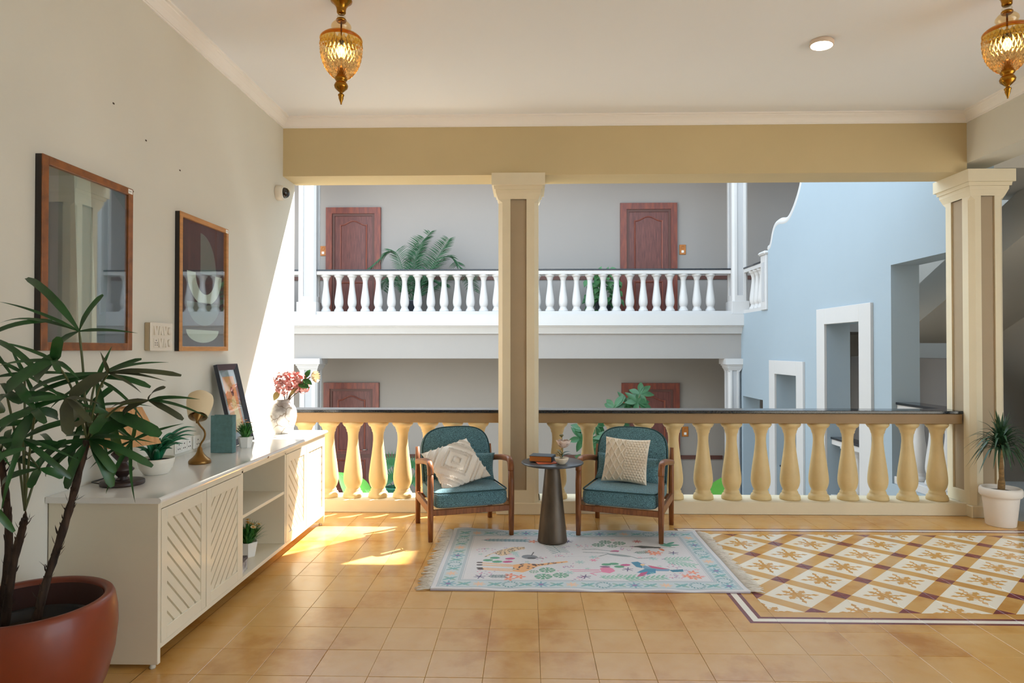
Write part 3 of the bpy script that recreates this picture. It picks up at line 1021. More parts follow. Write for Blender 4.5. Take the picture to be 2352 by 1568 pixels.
    put(ell(.587, .616, .055, .045, -.2), (138, 142, 152)); put(ell(.60, .59, .03, .02), (90, 94, 104)); put(seg((.60, .65), (.615, .72), .004), (90, 94, 104)); put(seg((.64, .60), (.68, .58), .004), (90, 94, 104))
    for p, q in (((.961, .727), (1.121, .713)), ((1.121, .713), (1.178, .663)), ((1.271, .648), (1.316, .60)), ((1.316, .60), (1.419, .619)), ((1.121, .69), (1.06, .64)), ((.96, .79), (1.05, .80)), ((1.05, .80), (1.2, .74))):
        put(seg(p, q, .0055), (146, 158, 166))
    put(ell(1.20, .668, .085, .022, -.35), (150, 164, 172))
    for k in range(46):
        cu, cv = rng.uniform(.2, RW - .2), rng.uniform(.2, RH - .2)
        cc = [(150, 200, 190), (232, 160, 180), (180, 160, 200), (160, 206, 206)][k % 4]
        for j in range(5):
            tt = j * 1.257
            put(ell(cu + math.cos(tt) * .011, cv + math.sin(tt) * .011, .008, .004, tt), cc, 0.7)
    # worn, woven unevenness
    C *= (1 + rng.normal(0, .02, C.shape[:2]))[..., None]
    C = C * 0.90 + np.asarray(lin((228, 228, 232))[:3]) * 0.10
    return np.clip(C, 0, 1)

def make_rug():
    nu, nv = 560, 380
    C = paint_rug(nu, nv)
    xs = np.linspace(0, RW, nu); ys = np.linspace(0, RH, nv)
    X, Y = np.meshgrid(xs, ys, indexing='ij')
    Z = 0.0085 + 0.0012 * np.sin(X * 9 + Y * 3) * np.sin(Y * 7)
    e = np.minimum(Y, RH - Y)
    wave = np.exp(-(e / 0.05) ** 2)
    Z += wave * (0.003 + 0.004 * np.sin(X * 11) + 0.003 * np.sin(X * 23 + 1))
    Z += np.exp(-((X - .10) / .12) ** 2 - ((RH - Y) / .09) ** 2) * 0.012
    yy = Y + 0.006 * np.sin(X * 5) * (Y > RH / 2) 
    V = np.stack([X, yy, np.maximum(Z, 0.004)], -1).reshape(-1, 3)
    F = []
    idx = np.arange(nu * nv).reshape(nu, nv)
    q = np.stack([idx[:-1, :-1], idx[1:, :-1], idx[1:, 1:], idx[:-1, 1:]], -1).reshape(-1, 4)
    # skirt down to the floor
    ringi = list(idx[:, 0]) + list(idx[-1, 1:]) + list(idx[-2::-1, -1]) + list(idx[0, -2:0:-1])
    base = len(V)
    low = V[ringi].copy(); low[:, 2] = 0.0006
    V = np.concatenate([V, low])
    n = len(ringi)
    sk = [(ringi[i], base + i, base + (i + 1) % n, ringi[(i + 1) % n]) for i in range(n)]
    me = bpy.data.meshes.new('rug_weave')
    me.from_pydata(V.tolist(), [], q.tolist() + [tuple(int(a) for a in s) for s in sk])
    me.polygons.foreach_set('use_smooth', [True] * len(me.polygons))
    at = me.color_attributes.new('print', 'FLOAT_COLOR', 'POINT')
    col = np.ones((len(V), 4)); col[:nu * nv, :3] = C.reshape(-1, 3); col[nu * nv:, :3] = lin((150, 140, 160))[:3]
    at.data.foreach_set('color', col.ravel())
    me.materials.append(attr_mat('rug_print', 0.95, 0.2, 0.25, 500))
    t = thing('rug', 'pale printed rug with animals and leaves under the side table', 'rug', (RX, RY, 0))
    link('weave', me, t)
    for side in (0, 1):
        mb = MB()
        s = -1 if side == 0 else 1
        x0 = 0 if side == 0 else RW
        for k in range(64):
            y = 0.012 + (RH - 0.024) * k / 63
            for j in range(3):
                L = random.uniform(0.055, 0.10)
                dy = random.uniform(-0.022, 0.022)
                yy = y + (j - 1) * 0.005
                z1 = random.uniform(0.003, 0.008)
                mb.tube([(x0, yy, 0.009), (x0 + s * L * .35, yy + dy * .3, 0.010 + random.uniform(0, .006)), (x0 + s * L * .7, yy + dy * .7, 0.006 + random.uniform(0, .004)), (x0 + s * L, yy + dy, z1)],
                        [0.0032, 0.0036, 0.0034, 0.0022], 4)
        o = mb.build('fringe', mat('fringe_cotton', (226, 218, 208), 0.95), t)
        o['kind'] = 'stuff'
make_rug()

# ------------------------------------------------------------------ armchairs
mat('teak', (150, 92, 50), 0.38, var=0.3, scale=9.0, stretch=(8, 8, 1.2), rgb2=(116, 66, 34))
def boucle():
    m = bpy.data.materials.new('boucle'); m.use_nodes = True
    nt = m.node_tree; b = nt.nodes['Principled BSDF']
    tc = nt.nodes.new('ShaderNodeTexCoord')
    n = nt.nodes.new('ShaderNodeTexNoise'); n.inputs['Scale'].default_value = 300; n.inputs['Detail'].default_value = 2
    nt.links.new(tc.outputs['Object'], n.inputs['Vector'])
    r = nt.nodes.new('ShaderNodeValToRGB'); nt.links.new(n.outputs['Fac'], r.inputs['Fac'])
    r.color_ramp.elements[0].position = 0.36; r.color_ramp.elements[0].color = lin((36, 54, 58))
    r.color_ramp.elements[1].position = 0.66; r.color_ramp.elements[1].color = lin((128, 178, 192))
    nt.links.new(r.outputs[0], b.inputs['Base Color'])
    b.inputs['Roughness'].default_value = 0.95
    b.inputs['Specular IOR Level'].default_value = 0.15
    b.inputs['Sheen Weight'].default_value = 0.25
    bp = nt.nodes.new('ShaderNodeBump'); bp.inputs['Strength'].default_value = 0.6; bp.inputs['Distance'].default_value = 0.008
    nt.links.new(n.outputs['Fac'], bp.inputs['Height']); nt.links.new(bp.outputs['Normal'], b.inputs['Normal'])
    MATS['boucle'] = m
boucle()
mat('boucle_piping', (44, 74, 78), 0.95)

def rounded_box(mb, cx, cy, cz, hx, hy, hz, r=0.03, n=10, crown=0.0):
    """Superellipsoid-like cushion with crowned top."""
    def P(u, v):
        # u around (0..1), v from bottom to top
        a = 2 * math.pi * u
        ca, sa = math.cos(a), math.sin(a)
        k = 0.16
        ex = math.copysign(abs(ca) ** k, ca); ey = math.copysign(abs(sa) ** k, sa)
        ph = math.pi * (v - 0.5)
        cp = max(0.0, math.cos(ph)); sp = math.sin(ph)
        rr = cp ** 0.22
        zz = math.copysign(abs(sp) ** 0.5, sp)
        x, y = ex * rr, ey * rr
        top = crown * (1 - x * x) * (1 - y * y) if zz > 0 else 0
        return (cx + hx * x, cy + hy * y, cz + hz * zz + top)
    mb.grid(P, 48, 20, closed_u=True)
    return mb

def arch_outline(hw, h, n=26):
    """Half rounded arch: straight sides, round shoulders, gently curved top."""
    pts = [(-hw * 0.97, 0.0)]
    zs = h * 0.52
    for k in range(n + 1):
        a = math.pi - math.pi * k / n
        ca, sa = math.cos(a), math.sin(a)
        e = 0.62
        pts.append((hw * math.copysign(abs(ca) ** e, ca), zs + (h - zs) * abs(sa) ** e))
    pts.append((hw * 0.97, 0.0))
    return pts

def armchair(label, x, y, rz):
    t = thing('armchair', label, 'armchair', (x, y, 0.0), rz, 'teal armchairs')
    for s in (-1, 1):
        fx = s * 0.310
        MB().tube([(fx, -0.292, 0.009), (fx, -0.290, 0.20), (fx, -0.287, 0.40), (fx, -0.284, 0.50)], [0.017, 0.021, 0.022, 0.021], 12, power=3.2, smooth=True).build('leg', 'teak', t)
        MB().tube(smooth_path([(fx, -0.284, 0.495), (fx, -0.279, 0.535), (fx, -0.255, 0.566), (fx, -0.20, 0.574), (fx, -0.05, 0.560), (fx, 0.12, 0.533), (fx, 0.272, 0.505)], 4), 0.023, 12, power=2.6, up=(1, 0, 0)).build('armrest', 'teak', t)
        MB().tube([(s * 0.305, 0.292, 0.0), (s * 0.305, 0.288, 0.25), (s * 0.305, 0.298, 0.45), (s * 0.305, 0.322, 0.618)], [0.018, 0.021, 0.020, 0.016], 12, power=3.2).build('leg', 'teak', t)
        MB().box(fx - 0.014, -0.27, 0.205, fx + 0.014, 0.27, 0.262, 0.004).build('side_rail', 'teak', t)
    MB().box(-0.295, -0.303, 0.196, 0.295, -0.275, 0.240, 0.004).build('front_rail', 'teak', t)
    MB().box(-0.285, 0.275, 0.205, 0.285, 0.300, 0.250, 0.004).build('back_rail', 'teak', t)
    c = rounded_box(MB(), 0, -0.025, 0.302, 0.284, 0.285, 0.066, crown=0.012).build('seat_cushion', 'boucle', t)
    # welt along the top edge of the seat
    hx, hy = 0.280, 0.281
    lp = []
    for k in range(49):
        a = 2 * math.pi * k / 48
        ca, sa = math.cos(a), math.sin(a)
        lp.append((hx * math.copysign(abs(ca) ** .16, ca), -0.025 + hy * math.copysign(abs(sa) ** .16, sa), 0.358))
    MB().tube(lp, 0.0055, 6, cap=False).build('piping', 'boucle_piping', c)
    # arched back, leaning back
    out = arch_outline(0.283, 0.50)
    lean = Matrix.Translation((0, 0.19, 0.285)) @ Matrix.Rotation(math.radians(-12), 4, 'X')
    mb = MB(); mb.mx = lean
    T = 0.075
    layers = [(-0.036, 0.90), (-0.034, 0.955), (-0.026, 0.99), (-0.012, 1.0), (0.012, 1.0), (0.026, 0.99), (0.034, 0.95), (0.036, 0.88)]
    rings = []
    for dy, sc in layers:
        rings.append([mb.v((p[0] * sc, dy, 0.25 + (p[1] - 0.25) * (sc if p[1] > 0.25 else 1.0))) for p in out])
    for A, B in zip(rings[:-1], rings[1:]):
        for i in range(len(out) - 1):
            mb.f([A[i], B[i], B[i + 1], A[i + 1]], True)
        mb.f([A[-1], B[-1], B[0], A[0]])
    mb.f(rings[0][::-1], True); mb.f(rings[-1], True)
    bk = mb.build('backrest', 'boucle', t)
    bm = bmesh.new(); bm.from_mesh(bk.data); bmesh.ops.recalc_face_normals(bm, faces=bm.faces); bm.to_mesh(bk.data); bm.free()
    for dy in (-0.027, 0.027):
        pm = MB(); pm.mx = lean
        pm.tube([(p[0] * 0.992, dy, p[1] * .995) for p in out], 0.006, 6).build('piping', 'boucle_piping', bk)
    return t
CH1 = armchair('teal boucle armchair in front of the left balustrade, tufted pillow on it', -0.514, 5.178, math.radians(19))
CH2 = armchair('teal boucle armchair right of the side table, knitted pillow on it', 0.774, 5.180, math.radians(-19.8))

# ------------------------------------------------------------------ pillows
def pillow(name, label, chair, lx, ly, lz, w, h, T, lean, spin, material, relief=None, n=44, group=None, cat='pillow'):
    cr = Matrix.Rotation(chair.rotation_euler.z, 4, 'Z')
    M = Matrix.Translation(chair.location) @ cr @ Matrix.Translation((lx, ly, lz)) @ Matrix.Rotation(math.radians(lean), 4, 'X') @ Matrix.Rotation(math.radians(spin), 4, 'Y')
    mb = MB()
    def base(u, v):
        x = w / 2 * u * (1 - 0.07 * (1 - v * v) * abs(u)); z = h / 2 * v * (1 - 0.07 * (1 - u * u) * abs(v))
        th = T / 2 * max(0.0, (1 - u * u) * (1 - v * v)) ** 0.42
        return x, z, th
    def F(a, b):
        u, v = a * 2 - 1, b * 2 - 1
        x, z, th = base(u, v)
        r = relief(u, v) if relief else 0
        return (x, -th - r, z)
    def B(a, b):
        u, v = 1 - a * 2, b * 2 - 1
        x, z, th = base(u, v)
        return (x, th, z)
    mb.grid(F, n, n); mb.grid(B, 16, 16)
    o = mb.build(name, material)
    o.location = M.to_translation(); o.rotation_euler = M.to_euler()
    tag(o, label, cat, group)
    return o
mat('tufted_cotton', (240, 232, 222), 0.95, bump=0.35, bscale=140, sheen=0.3)
mat('knit_cotton', (234, 222, 204), 0.95, bump=0.3, bscale=220)
pr = random.Random(4)
NOI = [[pr.uniform(0.5, 1.3) for _ in range(120)] for _ in range(120)]
def tuft(u, v):
    d = abs(u) + abs(v)
    q = NOI[int((u + 1) * 59)][int((v + 1) * 59)]
    r = 0
    for c, w in ((0.20, .05), (0.55, .045), (0.72, .045), (1.12, .05), (1.30, .05), (1.62, .06)):
        k = (d - c) / w
        if abs(k) < 1: r += (1 - k * k) * 0.016 * q
    if max(abs(u), abs(v)) > 0.97: r += 0.004 * q
    return r
def knit(u, v):
    e = 0.0
    if max(abs(u), abs(v)) > 0.96: return 0.003
    s = 0.02
    if u < s:
        # crossing cords over a fine ground
        for sg in (-1, 1):
            k = ((u * 1.15 + sg * v * 0.72) * 2.6) % 1.0
            k = min(k, 1 - k)
            if k < 0.10: e = max(e, 0.013 * math.sqrt(max(0, 1 - (k / 0.10) ** 2)))
        e = max(e, 0.0022 * (0.5 + 0.5 * math.sin(u * 90 + math.sin(v * 40)) * math.sin(v * 80)))
        if abs(u - s) < 0.035: e = max(e, 0.009)
    else:
        ru = (u - s) * 7.5; row = v * 8.5
        off = 0.5 if int(math.floor(row)) % 2 else 0
        e = 0.013 * abs(math.sin(math.pi * (ru + off))) ** 0.6 * abs(math.sin(math.pi * row)) ** 0.5
    return e
cush = 'teal lumbar cushions'
pillow('lumbar_cushion', 'small teal lumbar cushion behind the tufted pillow', CH1, 0.05, 0.095, 0.475, 0.48, 0.23, 0.10, -14, 4, 'boucle', None, 20, cush, 'cushion')
pillow('lumbar_cushion', 'small teal lumbar cushion behind the knitted pillow', CH2, 0.0, 0.095, 0.465, 0.53, 0.21, 0.10, -14, 3, 'boucle', None, 20, cush, 'cushion')
pillow('tufted_pillow', 'white tufted throw pillow with raised diamonds, tilted on the left armchair', CH1, -0.06, -0.02, 0.512, 0.41, 0.40, 0.115, -46, -19, 'tufted_cotton', tuft, 118)
pillow('knitted_pillow', 'beige knitted throw pillow with crossing cords on the right armchair', CH2, -0.005, 0.0, 0.545, 0.355, 0.355, 0.115, -20, 2, 'knit_cotton', knit, 118)

# ------------------------------------------------------------------ side table and what stands on it
mat('table_metal', (104, 92, 80), 0.45, 0.6, var=0.3, scale=14, rgb2=(80, 70, 60), stretch=(1, 1, .3))
mat('table_top_metal', (84, 88, 94), 0.32, 0.5, var=0.2, scale=9)
TX, TY, TZ = 0.180, 4.845, 0.010
t = thing('side_table', 'round bronze side table with conical base on the rug', 'table', (TX, TY, TZ))
MB().lathe([(0.108, 0), (0.110, 0.006), (0.107, 0.02), (0.078, 0.30), (0.054, 0.54), (0.050, 0.565)], 40).build('base', 'table_metal', t)
MB().lathe([(0.05, 0.563), (0.215, 0.565), (0.226, 0.569), (0.229, 0.574), (0.227, 0.580), (0.222, 0.582), (0.0, 0.582)], 56).build('top', 'table_top_metal', t)
ZT = TZ + 0.582
def book(name, label, loc, rz, w, d, h, cover, pages='page_cream', upright=False, group=None):
    """Hardback: two boards, a spine and a block of pages. Lies flat: w across x, d along y, h thick; spine at +x."""
    t = thing(name, label, 'book', loc, rz, group)
    b = 0.003
    mb = MB(); mb.box(0, 0, 0, w, d, b, 0.0008); mb.box(0, 0, h - b, w, d, h, 0.0008)
    mb.build('cover', cover, t)
    sp = MB().tube([(w, 0, h / 2), (w, d, h / 2)], h / 2, 16, flat=1.0)
    MB().box(w - 0.004, 0, b, w + 0.002, d, h - b, 0.001).build('spine', cover, t)
    MB().box(0.004, 0.004, b, w - 0.004, d - 0.004, h - b).build('pages', pages, t)
    return t
mat('page_cream', (226, 190, 140), 0.9, var=0.15, scale=200, stretch=(1, 1, 30))
mat('page_orange', (196, 116, 50), 0.85, var=0.2, scale=150, stretch=(1, 1, 30))
mat('book_dark', (56, 66, 78), 0.5)
mat('book_orange', (206, 96, 50), 0.6)
o = MB().box(0, 0, 0, 0.14, 0.10, 0.006, 0.001).build('notebook', 'book_orange')
o.location = (0.075, 4.72, ZT + 0.0005); o.rotation_euler = (0, 0, math.radians(12)); tag(o, 'thin orange notebook under the thick book on the side table', 'notebook')
book('thick_book', 'thick dark covered book with orange page edges on the side table', (0.008, 4.80, ZT + 0.007), math.radians(-14), 0.17, 0.13, 0.042, 'book_dark', 'page_orange')
# small potted rose
t = thing('potted_rose', 'small cream bowl with a single pale rose on the side table', 'plant', (0.243, 4.74, ZT))
mat('cream_ceramic', (228, 216, 196), 0.35)
MB().lathe([(0.024, 0), (0.028, 0.004), (0.040, 0.016), (0.049, 0.034), (0.052, 0.046), (0.049, 0.047), (0.044, 0.036), (0.0, 0.034)], 28).build('bowl', 'cream_ceramic', t)
mat('soil', (52, 38, 28), 1.0, bump=0.5, bscale=90)
mat('leaf_olive', (110, 104, 60), 0.6); mat('leaf_dusty', (70, 88, 76), 0.6)
mat('rose_petal', (226, 206, 196), 0.7, var=0.15, scale=20)
MB().lathe([(0.044, 0.034), (0.02, 0.039), (0, 0.040)], 20).build('soil', 'soil', t)
sm = MB(); sm.tube(smooth_path([(0, 0, .036), (.004, 0, .08), (0.012, -.004, .125)], 4), .0028, 6); sm.tube(smooth_path([(-.004, 0, .036), (-.016, 0, .075), (-.03, 0, .095)], 3), .002, 5); sm.tube(smooth_path([(0, 0, .1), (.004, 0, .17), (0, 0, .198)], 3), .002, 5)
sm.build('stem', 'leaf_olive', t)
for k, (a, z, L, m) in enumerate(((2.8, .06, .06, 'leaf_olive'), (2.4, .075, .055, 'leaf_olive'), (3.4, .05, .06, 'leaf_olive'), (0.3, .065, .07, 'leaf_dusty'), (-0.2, .05, .075, 'leaf_dusty'), (0.7, .045, .05, 'leaf_dusty'), (4.5, .06, .045, 'leaf_olive'), (1.5, .19, .03, 'leaf_olive'), (4, .19, .03, 'leaf_olive'))):
    b = (0, 0, z)
    MB().leaf(b, (math.cos(a) * L, math.sin(a) * L, z + .02), .03, droop=.12, shape='oval').build('leaf', m, t)
rb = MB()
for ring, (n, R, z0, tip) in enumerate(((3, .010, .150, .003), (4, .018, .145, .008), (5, .027, .138, .014), (6, .034, .130, .020))):
    for k in range(n):
        a = 2 * math.pi * k / n + ring * 0.7
        c = Vector((0.014 + math.cos(a) * R * .35, -.004 + math.sin(a) * R * .35, z0 - .012))
        d = Vector((math.cos(a), math.sin(a), 0)); s = Vector((-math.sin(a), math.cos(a), 0))
        def P(u, v):
            u = u * 2 - 1
            wv = R * 1.05 * math.sin(math.pi * (0.16 + 0.72 * v)) 
            bulge = R * (0.75 * math.sin(v * 2.0)) + tip * v * v
            return c + s * (u * wv) + d * (bulge - 0.35 * R * u * u) + Vector((0, 0, v * (R * 1.25 + .012)))
        rb.grid(P, 6, 6)
rb.build('flower', 'rose_petal', t)

# ------------------------------------------------------------------ sideboard
mat('cabinet_paint', (232, 222, 200), 0.28, var=0.05, scale=3.0, coat=0.2)
mat('cabinet_inner', (206, 200, 186), 0.5)
mat('gap_dark', (70, 54, 40), 0.9)
SX0, SX1, SY0, SY1 = -2.138, -1.640, 2.885, 5.275
SL = (-1.89, 4.08, 0.0)
def rel(loc):
    mb = MB(); mb.mx = Matrix.Translation((-loc[0], -loc[1], -loc[2])); return mb
sbd = thing('sideboard', 'long cream sideboard with slatted doors and an open bay along the left wall', 'sideboard', SL)
rel(SL).box(SX0, SY0, 0.02, SX1, SY0 + 0.022, 0.735, 0.002).build('end_panel', 'cabinet_paint', sbd)
rel(SL).box(SX0, SY1 - 0.022, 0.02, SX1, SY1, 0.735, 0.002).build('end_panel', 'cabinet_paint', sbd)
for x in (SX0 + 0.08, SX1 - 0.03, SX1 - 0.25):
    for y in (SY0 + 0.012, SY1 - 0.012):
        rel(SL).lathe([(0.012, 0), (0.014, 0.006), (0.010, 0.02)], 10, (x, y, 0)).build('foot', 'cabinet_inner', sbd)
rel(SL).box(SX0, SY0 + 0.022, 0.083, SX1, SY1 - 0.022, 0.106, 0.002).build('bottom_panel', 'cabinet_paint', sbd)
rel(SL).box(SX0, SY0 + 0.022, 0.106, SX0 + 0.012, SY1 - 0.022, 0.735).build('back_panel', 'cabinet_inner', sbd)
for y in (3.742, 4.412):
    rel(SL).box(SX0 + 0.012, y - 0.010, 0.106, SX1, y + 0.010, 0.72, 0.002).build('divider', 'cabinet_paint', sbd)
rel(SL).box(SX0 + 0.012, 3.752, 0.440, SX1 - 0.004, 4.402, 0.460, 0.002).build('shelf', 'cabinet_paint', sbd)
rel(SL).box(SX1 - 0.022, SY0 + 0.022, 0.705, SX1, SY1 - 0.022, 0.735, 0.002).build('top_rail', 'cabinet_paint', sbd)

def clip(poly, axis, val, keep_less):
    out = []
    for i in range(len(poly)):
        a, b = poly[i], poly[(i + 1) % len(poly)]
        ia = (a[axis] <= val) == keep_less or a[axis] == val
        ib = (b[axis] <= val) == keep_less or b[axis] == val
        if ia: out.append(a)
        if ia != ib:
            t = (val - a[axis]) / (b[axis] - a[axis])
            out.append((a[0] + (b[0] - a[0]) * t, a[1] + (b[1] - a[1]) * t))
    return out
def cab_door(y0, y1, slope, label=None):
    z0, z1 = 0.108, 0.702
    X0, X1 = SX1 - 0.020, SX1 + 0.002
    loc = (SX1, (y0 + y1) / 2, z0)
    d = bpy.data.objects.new('door', None); COL.objects.link(d); d.parent = sbd
    d.location = (loc[0] - SL[0], loc[1] - SL[1], loc[2])
    st = 0.046; zb = 0.056
    y0 += 0.002; y1 -= 0.002
    f = rel(loc)
    f.box(X0, y0, z0, X1, y0 + st, z1, 0.0015); f.box(X0, y1 - st, z0, X1, y1, z1, 0.0015)
    f.box(X0, y0 + st, z0, X1, y1 - st, z0 + zb, 0.0015); f.box(X0, y0 + st, z1 - zb, X1, y1 - st, z1, 0.0015)
    f.build('door_frame', 'cabinet_paint', d)
    rel(loc).box(X0, y0 + st, z0 + zb, X0 + 0.004, y1 - st, z1 - zb).build('door_back', 'cabinet_paint', d)
    a0, a1, b0, b1 = y0 + st, y1 - st, z0 + zb, z1 - zb
    pitch = 0.0675; w = 0.052
    # strips at 45 degrees, measured along z
    c = -1.2
    while c < 1.2:
        pts = []
        for yy in (a0 - 0.6, a1 + 0.6):
            pts.append(yy)
        zc = (b0 + b1) / 2 + c
        ym = (a0 + a1) / 2
        P = [(pts[0], zc + slope * (pts[0] - ym)), (pts[1], zc + slope * (pts[1] - ym)), (pts[1], zc + w + slope * (pts[1] - ym)), (pts[0], zc + w + slope * (pts[0] - ym))]
        for ax, val, less in ((0, a0, False), (0, a1, True), (1, b0, False), (1, b1, True)):
            if P: P = clip(P, ax, val, less)
        if len(P) > 2:
            area = abs(sum(P[i][0] * P[(i + 1) % len(P)][1] - P[(i + 1) % len(P)][0] * P[i][1] for i in range(len(P)))) / 2
            if area > 2e-4:
                s = rel(loc)
                s.prism(P, X0 + 0.004, X1 - 0.006, 'yz')
                s.build('slat', 'cabinet_paint', d)
        c += pitch
    return d
cab_door(2.908, 3.318, -1); cab_door(3.322, 3.730, 1); cab_door(4.424, 4.828, -1); cab_door(4.832, 5.252, 1)

mat('marble_white', (236, 234, 230), 0.12, var=0.04, scale=3.0, coat=0.3)
wt = thing('worktop', 'glossy white marble slab on top of the sideboard', 'worktop', (-1.88, 4.08, 0.7355))
mb = rel((-1.88, 4.08, 0.7355))
prof = [(-2.140, 0.7355), (-1.632, 0.7355), (-1.624, 0.739), (-1.620, 0.746), (-1.620, 0.752), (-1.624, 0.758), (-1.632, 0.761), (-2.140, 0.762)]
mb.prism(prof, 2.868, 5.292, 'xz')
mb.build('slab', 'marble_white', wt)
rel((-1.88, 4.08, 0.7355)).box(-1.630, 4.060, 0.738, -1.6185, 4.078, 0.752, 0.003).build('chip', mat('stone_chip', (140, 104, 76), 0.9), wt)
ZS = 0.762

# ------------------------------------------------------------------ things on the worktop
# wooden table lamp
mat('dark_wood', (58, 42, 38), 0.4, var=0.3, scale=10, stretch=(1, 1, 4))
mat('veneer', (212, 164, 112), 0.5, var=0.25, scale=14, rgb2=(190, 138, 88), stretch=(1, 6, 1))
t = thing('table_lamp', 'table lamp with dark turned base and wooden veneer shade behind the palm', 'lamp', (-1.972, 3.155, ZS))
MB().lathe([(0.0, 0.0), (0.095, 0.0), (0.097, 0.004), (0.097, 0.017), (0.094, 0.020), (0.032, 0.022)], 40, cap=False).build('base', 'dark_wood', t)
MB().lathe([(0.030, 0.02), (0.024, 0.030), (0.020, 0.036), (0.030, 0.048), (0.050, 0.070), (0.051, 0.074), (0.032, 0.092), (0.021, 0.106), (0.020, 0.110), (0.032, 0.124), (0.050, 0.146), (0.050, 0.150), (0.030, 0.170), (0.018, 0.184), (0.012, 0.19), (0.012, 0.215)], 28).build('stem', 'dark_wood', t)
sh = MB(); sh.mx = Matrix.Rotation(math.radians(24), 4, 'Z')
b, tp, zb, zt = 0.118, 0.058, 0.190, 0.372
for k in range(4):
    a0, a1 = math.pi / 2 * k, math.pi / 2 * (k + 1)
    r0, r1 = b * 1.414, tp * 1.414
    p = [(r0 * math.cos(a0), r0 * math.sin(a0), zb), (r0 * math.cos(a1), r0 * math.sin(a1), zb), (r1 * math.cos(a1), r1 * math.sin(a1), zt), (r1 * math.cos(a0), r1 * math.sin(a0), zt)]
    sh.poly(p)
    q = [(v[0] * .97, v[1] * .97, v[2]) for v in p]
    sh.poly(q[::-1])
    sh.poly([p[1], p[0], q[0], q[1]]); sh.poly([p[3], p[2], q[2], q[3]])
sh.build('shade', 'veneer', t)
MB().tube(smooth_path([(-0.09, -0.02, 0.004), (-0.12, -0.03, 0.012), (-0.145, -0.01, 0.012), (-0.165, 0.05, 0.006), (-0.17, 0.2, 0.004)], 5), 0.003, 6).build('cord', mat('cord_black', (36, 32, 30), 0.5), t)

# succulent in a bowl
mat('white_ceramic', (236, 230, 218), 0.3)
mat('leaf_aloe', (34, 124, 88), 0.35, var=0.3, scale=12, rgb2=(24, 96, 62))
t = thing('potted_succulent', 'green aloe like succulent in a white oval bowl', 'plant', (-1.962, 3.425, ZS))
o = MB().lathe([(0.0, 0.0), (0.055, 0.0), (0.060, 0.004), (0.078, 0.030), (0.087, 0.060), (0.090, 0.082), (0.088, 0.084), (0.084, 0.080), (0.080, 0.070), (0, 0.068)], 36, cap=False).build('bowl', 'white_ceramic', t)
MB().lathe([(0.081, 0.070), (0.04, 0.074), (0.0, 0.076)], 24, cap=False).build('soil', 'soil', t)
rr = random.Random(8)
for k in range(26):
    a = rr.uniform(0, 6.28); out = rr.uniform(0.06, 0.17); up = rr.uniform(0.05, 0.13)
    if k < 5: a, out, up = -0.15 + 0.28 * k, 0.15 + 0.015 * k, 0.09 + 0.016 * k
    c, s = math.cos(a), math.sin(a)
    b = (c * 0.012, s * 0.012, 0.072)
    P = smooth_path([b, (c * out * .35, s * out * .35, 0.072 + up * .75), (c * out * .7, s * out * .7, 0.075 + up), (c * out, s * out, 0.074 + up * .98)], 4)
    n = len(P)
    MB().tube(P, [max(0.0015, 0.021 * (1 - i / (n - 1)) ** 0.7) for i in range(n)], 6, flat=0.5).build('leaf', 'leaf_aloe', t)

# gooseneck lamp
mat('brass_old', (150, 112, 62), 0.32, 0.9, var=0.25, scale=10)
mat('shade_cream', (226, 206, 170), 0.7, trans=0.0)
t = thing('gooseneck_lamp', 'brass gooseneck lamp with cream bell shade on the sideboard', 'lamp', (-1.890, 3.745, ZS))
MB().lathe([(0.0, 0.0), (0.059, 0.0), (0.061, 0.004), (0.061, 0.014), (0.056, 0.022), (0.038, 0.036), (0.024, 0.052), (0.016, 0.070), (0.012, 0.088), (0.008, 0.096), (0.0, 0.098)], 32, cap=False).build('base', 'brass_old', t)
neck = smooth_path([(0.0, 0, 0.092), (0.006, 0, 0.112), (0.024, 0, 0.140), (0.030, 0, 0.168), (0.022, 0, 0.192), (0.000, 0.004, 0.214), (-0.016, 0.012, 0.230), (-0.026, 0.022, 0.244)], 5)
MB().tube(neck, 0.0055, 8).build('neck', 'brass_old', t)
axis = Vector((-0.20, 0.62, 0.76)).normalized()
M = Matrix.Translation((-0.026, 0.020, 0.240)) @ axis.to_track_quat('Z', 'Y').to_matrix().to_4x4()
mb = MB(); mb.mx = M
mb.lathe([(0.007, -0.012), (0.008, 0.0), (0.014, 0.012), (0.030, 0.034), (0.034, 0.046), (0.030, 0.050)], 20).build('socket_cup', 'brass_old', t)
mb = MB(); mb.mx = M
mb.lathe([(0.052, 0.030), (0.060, 0.060), (0.068, 0.095), (0.073, 0.130), (0.073, 0.150), (0.068, 0.170), (0.052, 0.186), (0.025, 0.194), (0.0, 0.196)], 36, cap=False)
mb.lathe([(0.050, 0.030), (0.058, 0.060), (0.066, 0.095), (0.071, 0.130), (0.071, 0.150), (0.066, 0.168), (0.0, 0.19)], 36, cap=False)
mb.build('shade', 'shade_cream', t)
mb = MB(); mb.mx = M
for a in (0.6, 2.7, 4.8):
    mb.tube([(0.010 * math.cos(a), 0.010 * math.sin(a), 0.036), (0.050 * math.cos(a), 0.050 * math.sin(a), 0.034)], 0.0012, 4)
mb.build('shade_ring', 'brass_old', t)

